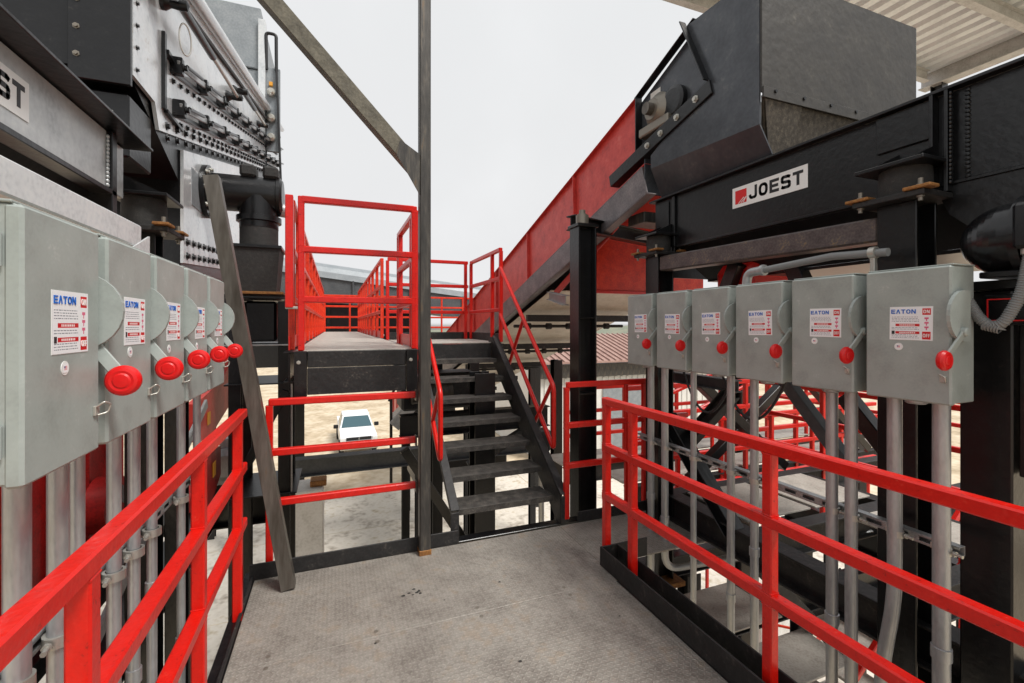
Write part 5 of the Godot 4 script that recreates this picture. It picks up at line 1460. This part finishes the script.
func build_truck():
	var t := thing("pickup_truck", "white pickup truck parked on the sandy yard facing the camera", "pickup", P(1.15, -5.61, 29.1))
	t.rotation.y = 0.03
	# cross sections by z: front is +Z; body of hood and bed
	var W := 0.95
	var body := MB.new()
	var prof := [Vector2(2.75, 0.45), Vector2(2.8, 0.75), Vector2(2.72, 1.08), Vector2(2.5, 1.16), Vector2(1.25, 1.24), Vector2(-1.0, 1.24), Vector2(-2.9, 1.24), Vector2(-2.95, 0.5)]
	var a := []
	for p in prof: a.append(Vector3(-W, p.y, p.x))
	body.plate(a, Vector3.RIGHT, 2 * W)
	part(body, "body", M.car_paint, t)
	# cab with tapered glasshouse
	var cab := MB.new()
	var lo := [Vector3(-0.93, 1.245, 1.2), Vector3(0.93, 1.245, 1.2), Vector3(0.93, 1.245, -1.2), Vector3(-0.93, 1.245, -1.2)]
	var hi := [Vector3(-0.74, 1.86, 0.42), Vector3(0.74, 1.86, 0.42), Vector3(0.74, 1.86, -0.95), Vector3(-0.74, 1.86, -0.95)]
	for k in 4:
		var k2 := (k + 1) % 4
		cab.face([lo[k], lo[k2], hi[k2], hi[k]], (lo[k] + hi[k2]) * 0.5 - Vector3(0, 1.4, 0))
	cab.box(Vector3(-0.76, 1.85, -0.97), Vector3(0.76, 1.91, 0.44), 0.025)
	part(cab, "cab", M.car_paint, t)
	part(MB.new().face2([Vector3(-0.84, 1.29, 1.16), Vector3(0.84, 1.29, 1.16), Vector3(0.68, 1.8, 0.51), Vector3(-0.68, 1.8, 0.51)], Vector3(0, 0.77, 0.63), 0.012), "windshield", M.glass, t)
	for s in [-1, 1]:
		part(MB.new().face2([Vector3(s * 0.91, 1.3, 0.95), Vector3(s * 0.91, 1.3, -1.05), Vector3(s * 0.765, 1.79, -0.85), Vector3(s * 0.765, 1.79, 0.38)], Vector3(s * 0.96, 0.28, 0), 0.01), "side_window", M.glass, t)
		part(MB.new().box(Vector3(s * 1.0, 1.22, 0.78), Vector3(s * 1.26, 1.44, 0.9), 0.03), "mirror", M.tyre, t)
		part(MB.new().box(Vector3(s * 0.98, 0.86, 2.55), Vector3(s * 0.7, 1.06, 2.79), 0.03), "headlight", M.lamp, t)
		for z in [1.85, -1.75]:
			var w := part(MB.new().lathe(Vector3(s * 0.76, 0.4, z), Vector3(s, 0, 0), [[0, 0], [0.36, 0], [0.4, 0.04], [0.4, 0.2], [0.36, 0.25], [0.24, 0.25]], 24), "tyre", M.tyre, t)
			part(MB.new().lathe(Vector3(s * 0.985, 0.4, z), Vector3(s, 0, 0), [[0.24, 0], [0.2, 0.01], [0.06, 0.005], [0, 0.02]], 18), "rim", M.chrome, w)
	part(MB.new().box(Vector3(-0.66, 0.7, 2.72), Vector3(0.66, 1.06, 2.83), 0.02), "grille", M.tyre, t)
	var gb := MB.new().box(Vector3(-0.67, 0.86, 2.8), Vector3(0.67, 0.91, 2.86), 0.008).box(Vector3(-0.04, 0.7, 2.8), Vector3(0.04, 1.05, 2.855), 0.008)
	part(gb, "grille_bar", M.chrome, t)
	part(MB.new().box(Vector3(-1.0, 0.42, 2.72), Vector3(1.0, 0.66, 2.98), 0.05), "bumper", M.chrome, t)

# ---------------------------------------------------------------- scene
func _ready():
	var cam := Camera3D.new()
	add_child(cam)
	cam.position = Vector3(0, 1.6, 0)
	cam.rotation.y = -atan(177.0 / 455.0)
	cam.near = 0.05
	cam.far = 1500.0
	cam.projection = Camera3D.PROJECTION_FRUSTUM
	cam.size = 0.05 * 683.0 / 455.0
	cam.frustum_offset = Vector2(0, -0.05 * 16.5 / 455.0)
	cam.current = true
	var we := WorldEnvironment.new()
	var env := Environment.new()
	env.background_mode = Environment.BG_SKY
	var sky := Sky.new()
	var sm := ProceduralSkyMaterial.new()
	sm.sky_top_color = c255(155, 156, 157)
	sm.sky_horizon_color = c255(155, 155, 156)
	sm.sky_curve = 0.25
	sm.ground_horizon_color = c255(136, 135, 132)
	sm.ground_bottom_color = c255(100, 98, 94)
	sm.sun_angle_max = 1.0
	var cn := FastNoiseLite.new()
	cn.seed = 23
	cn.frequency = 0.012
	cn.fractal_octaves = 5
	var ci := cn.get_seamless_image(1024, 512)
	ci.convert(Image.FORMAT_RGBA8)
	sm.sky_cover = ImageTexture.create_from_image(ci)
	sm.sky_cover_modulate = Color(1, 1, 1, 0.028)
	sky.sky_material = sm
	env.sky = sky
	env.tonemap_mode = Environment.TONE_MAPPER_LINEAR
	env.tonemap_exposure = 2.5
	env.sdfgi_enabled = true
	env.ssao_enabled = true
	env.ssil_enabled = true
	we.environment = env
	add_child(we)
	var sun := DirectionalLight3D.new()
	sun.light_energy = 0.5
	sun.light_angular_distance = 18.0
	sun.light_color = Color(1.0, 0.985, 0.965)
	sun.shadow_enabled = true
	add_child(sun)
	sun.rotation_degrees = Vector3(-56, 36, 0)

	make_materials()
	build_yard()
	build_platform()
	build_roof()
	build_walkway()
	build_stairs()
	build_conveyor()
	build_hopper()
	build_right_feeder()
	build_right_background()
	build_left_machines()
	build_centre_post()
	build_near_rails()
	build_leaning_tube()
	build_switch_rows()
	build_truck()
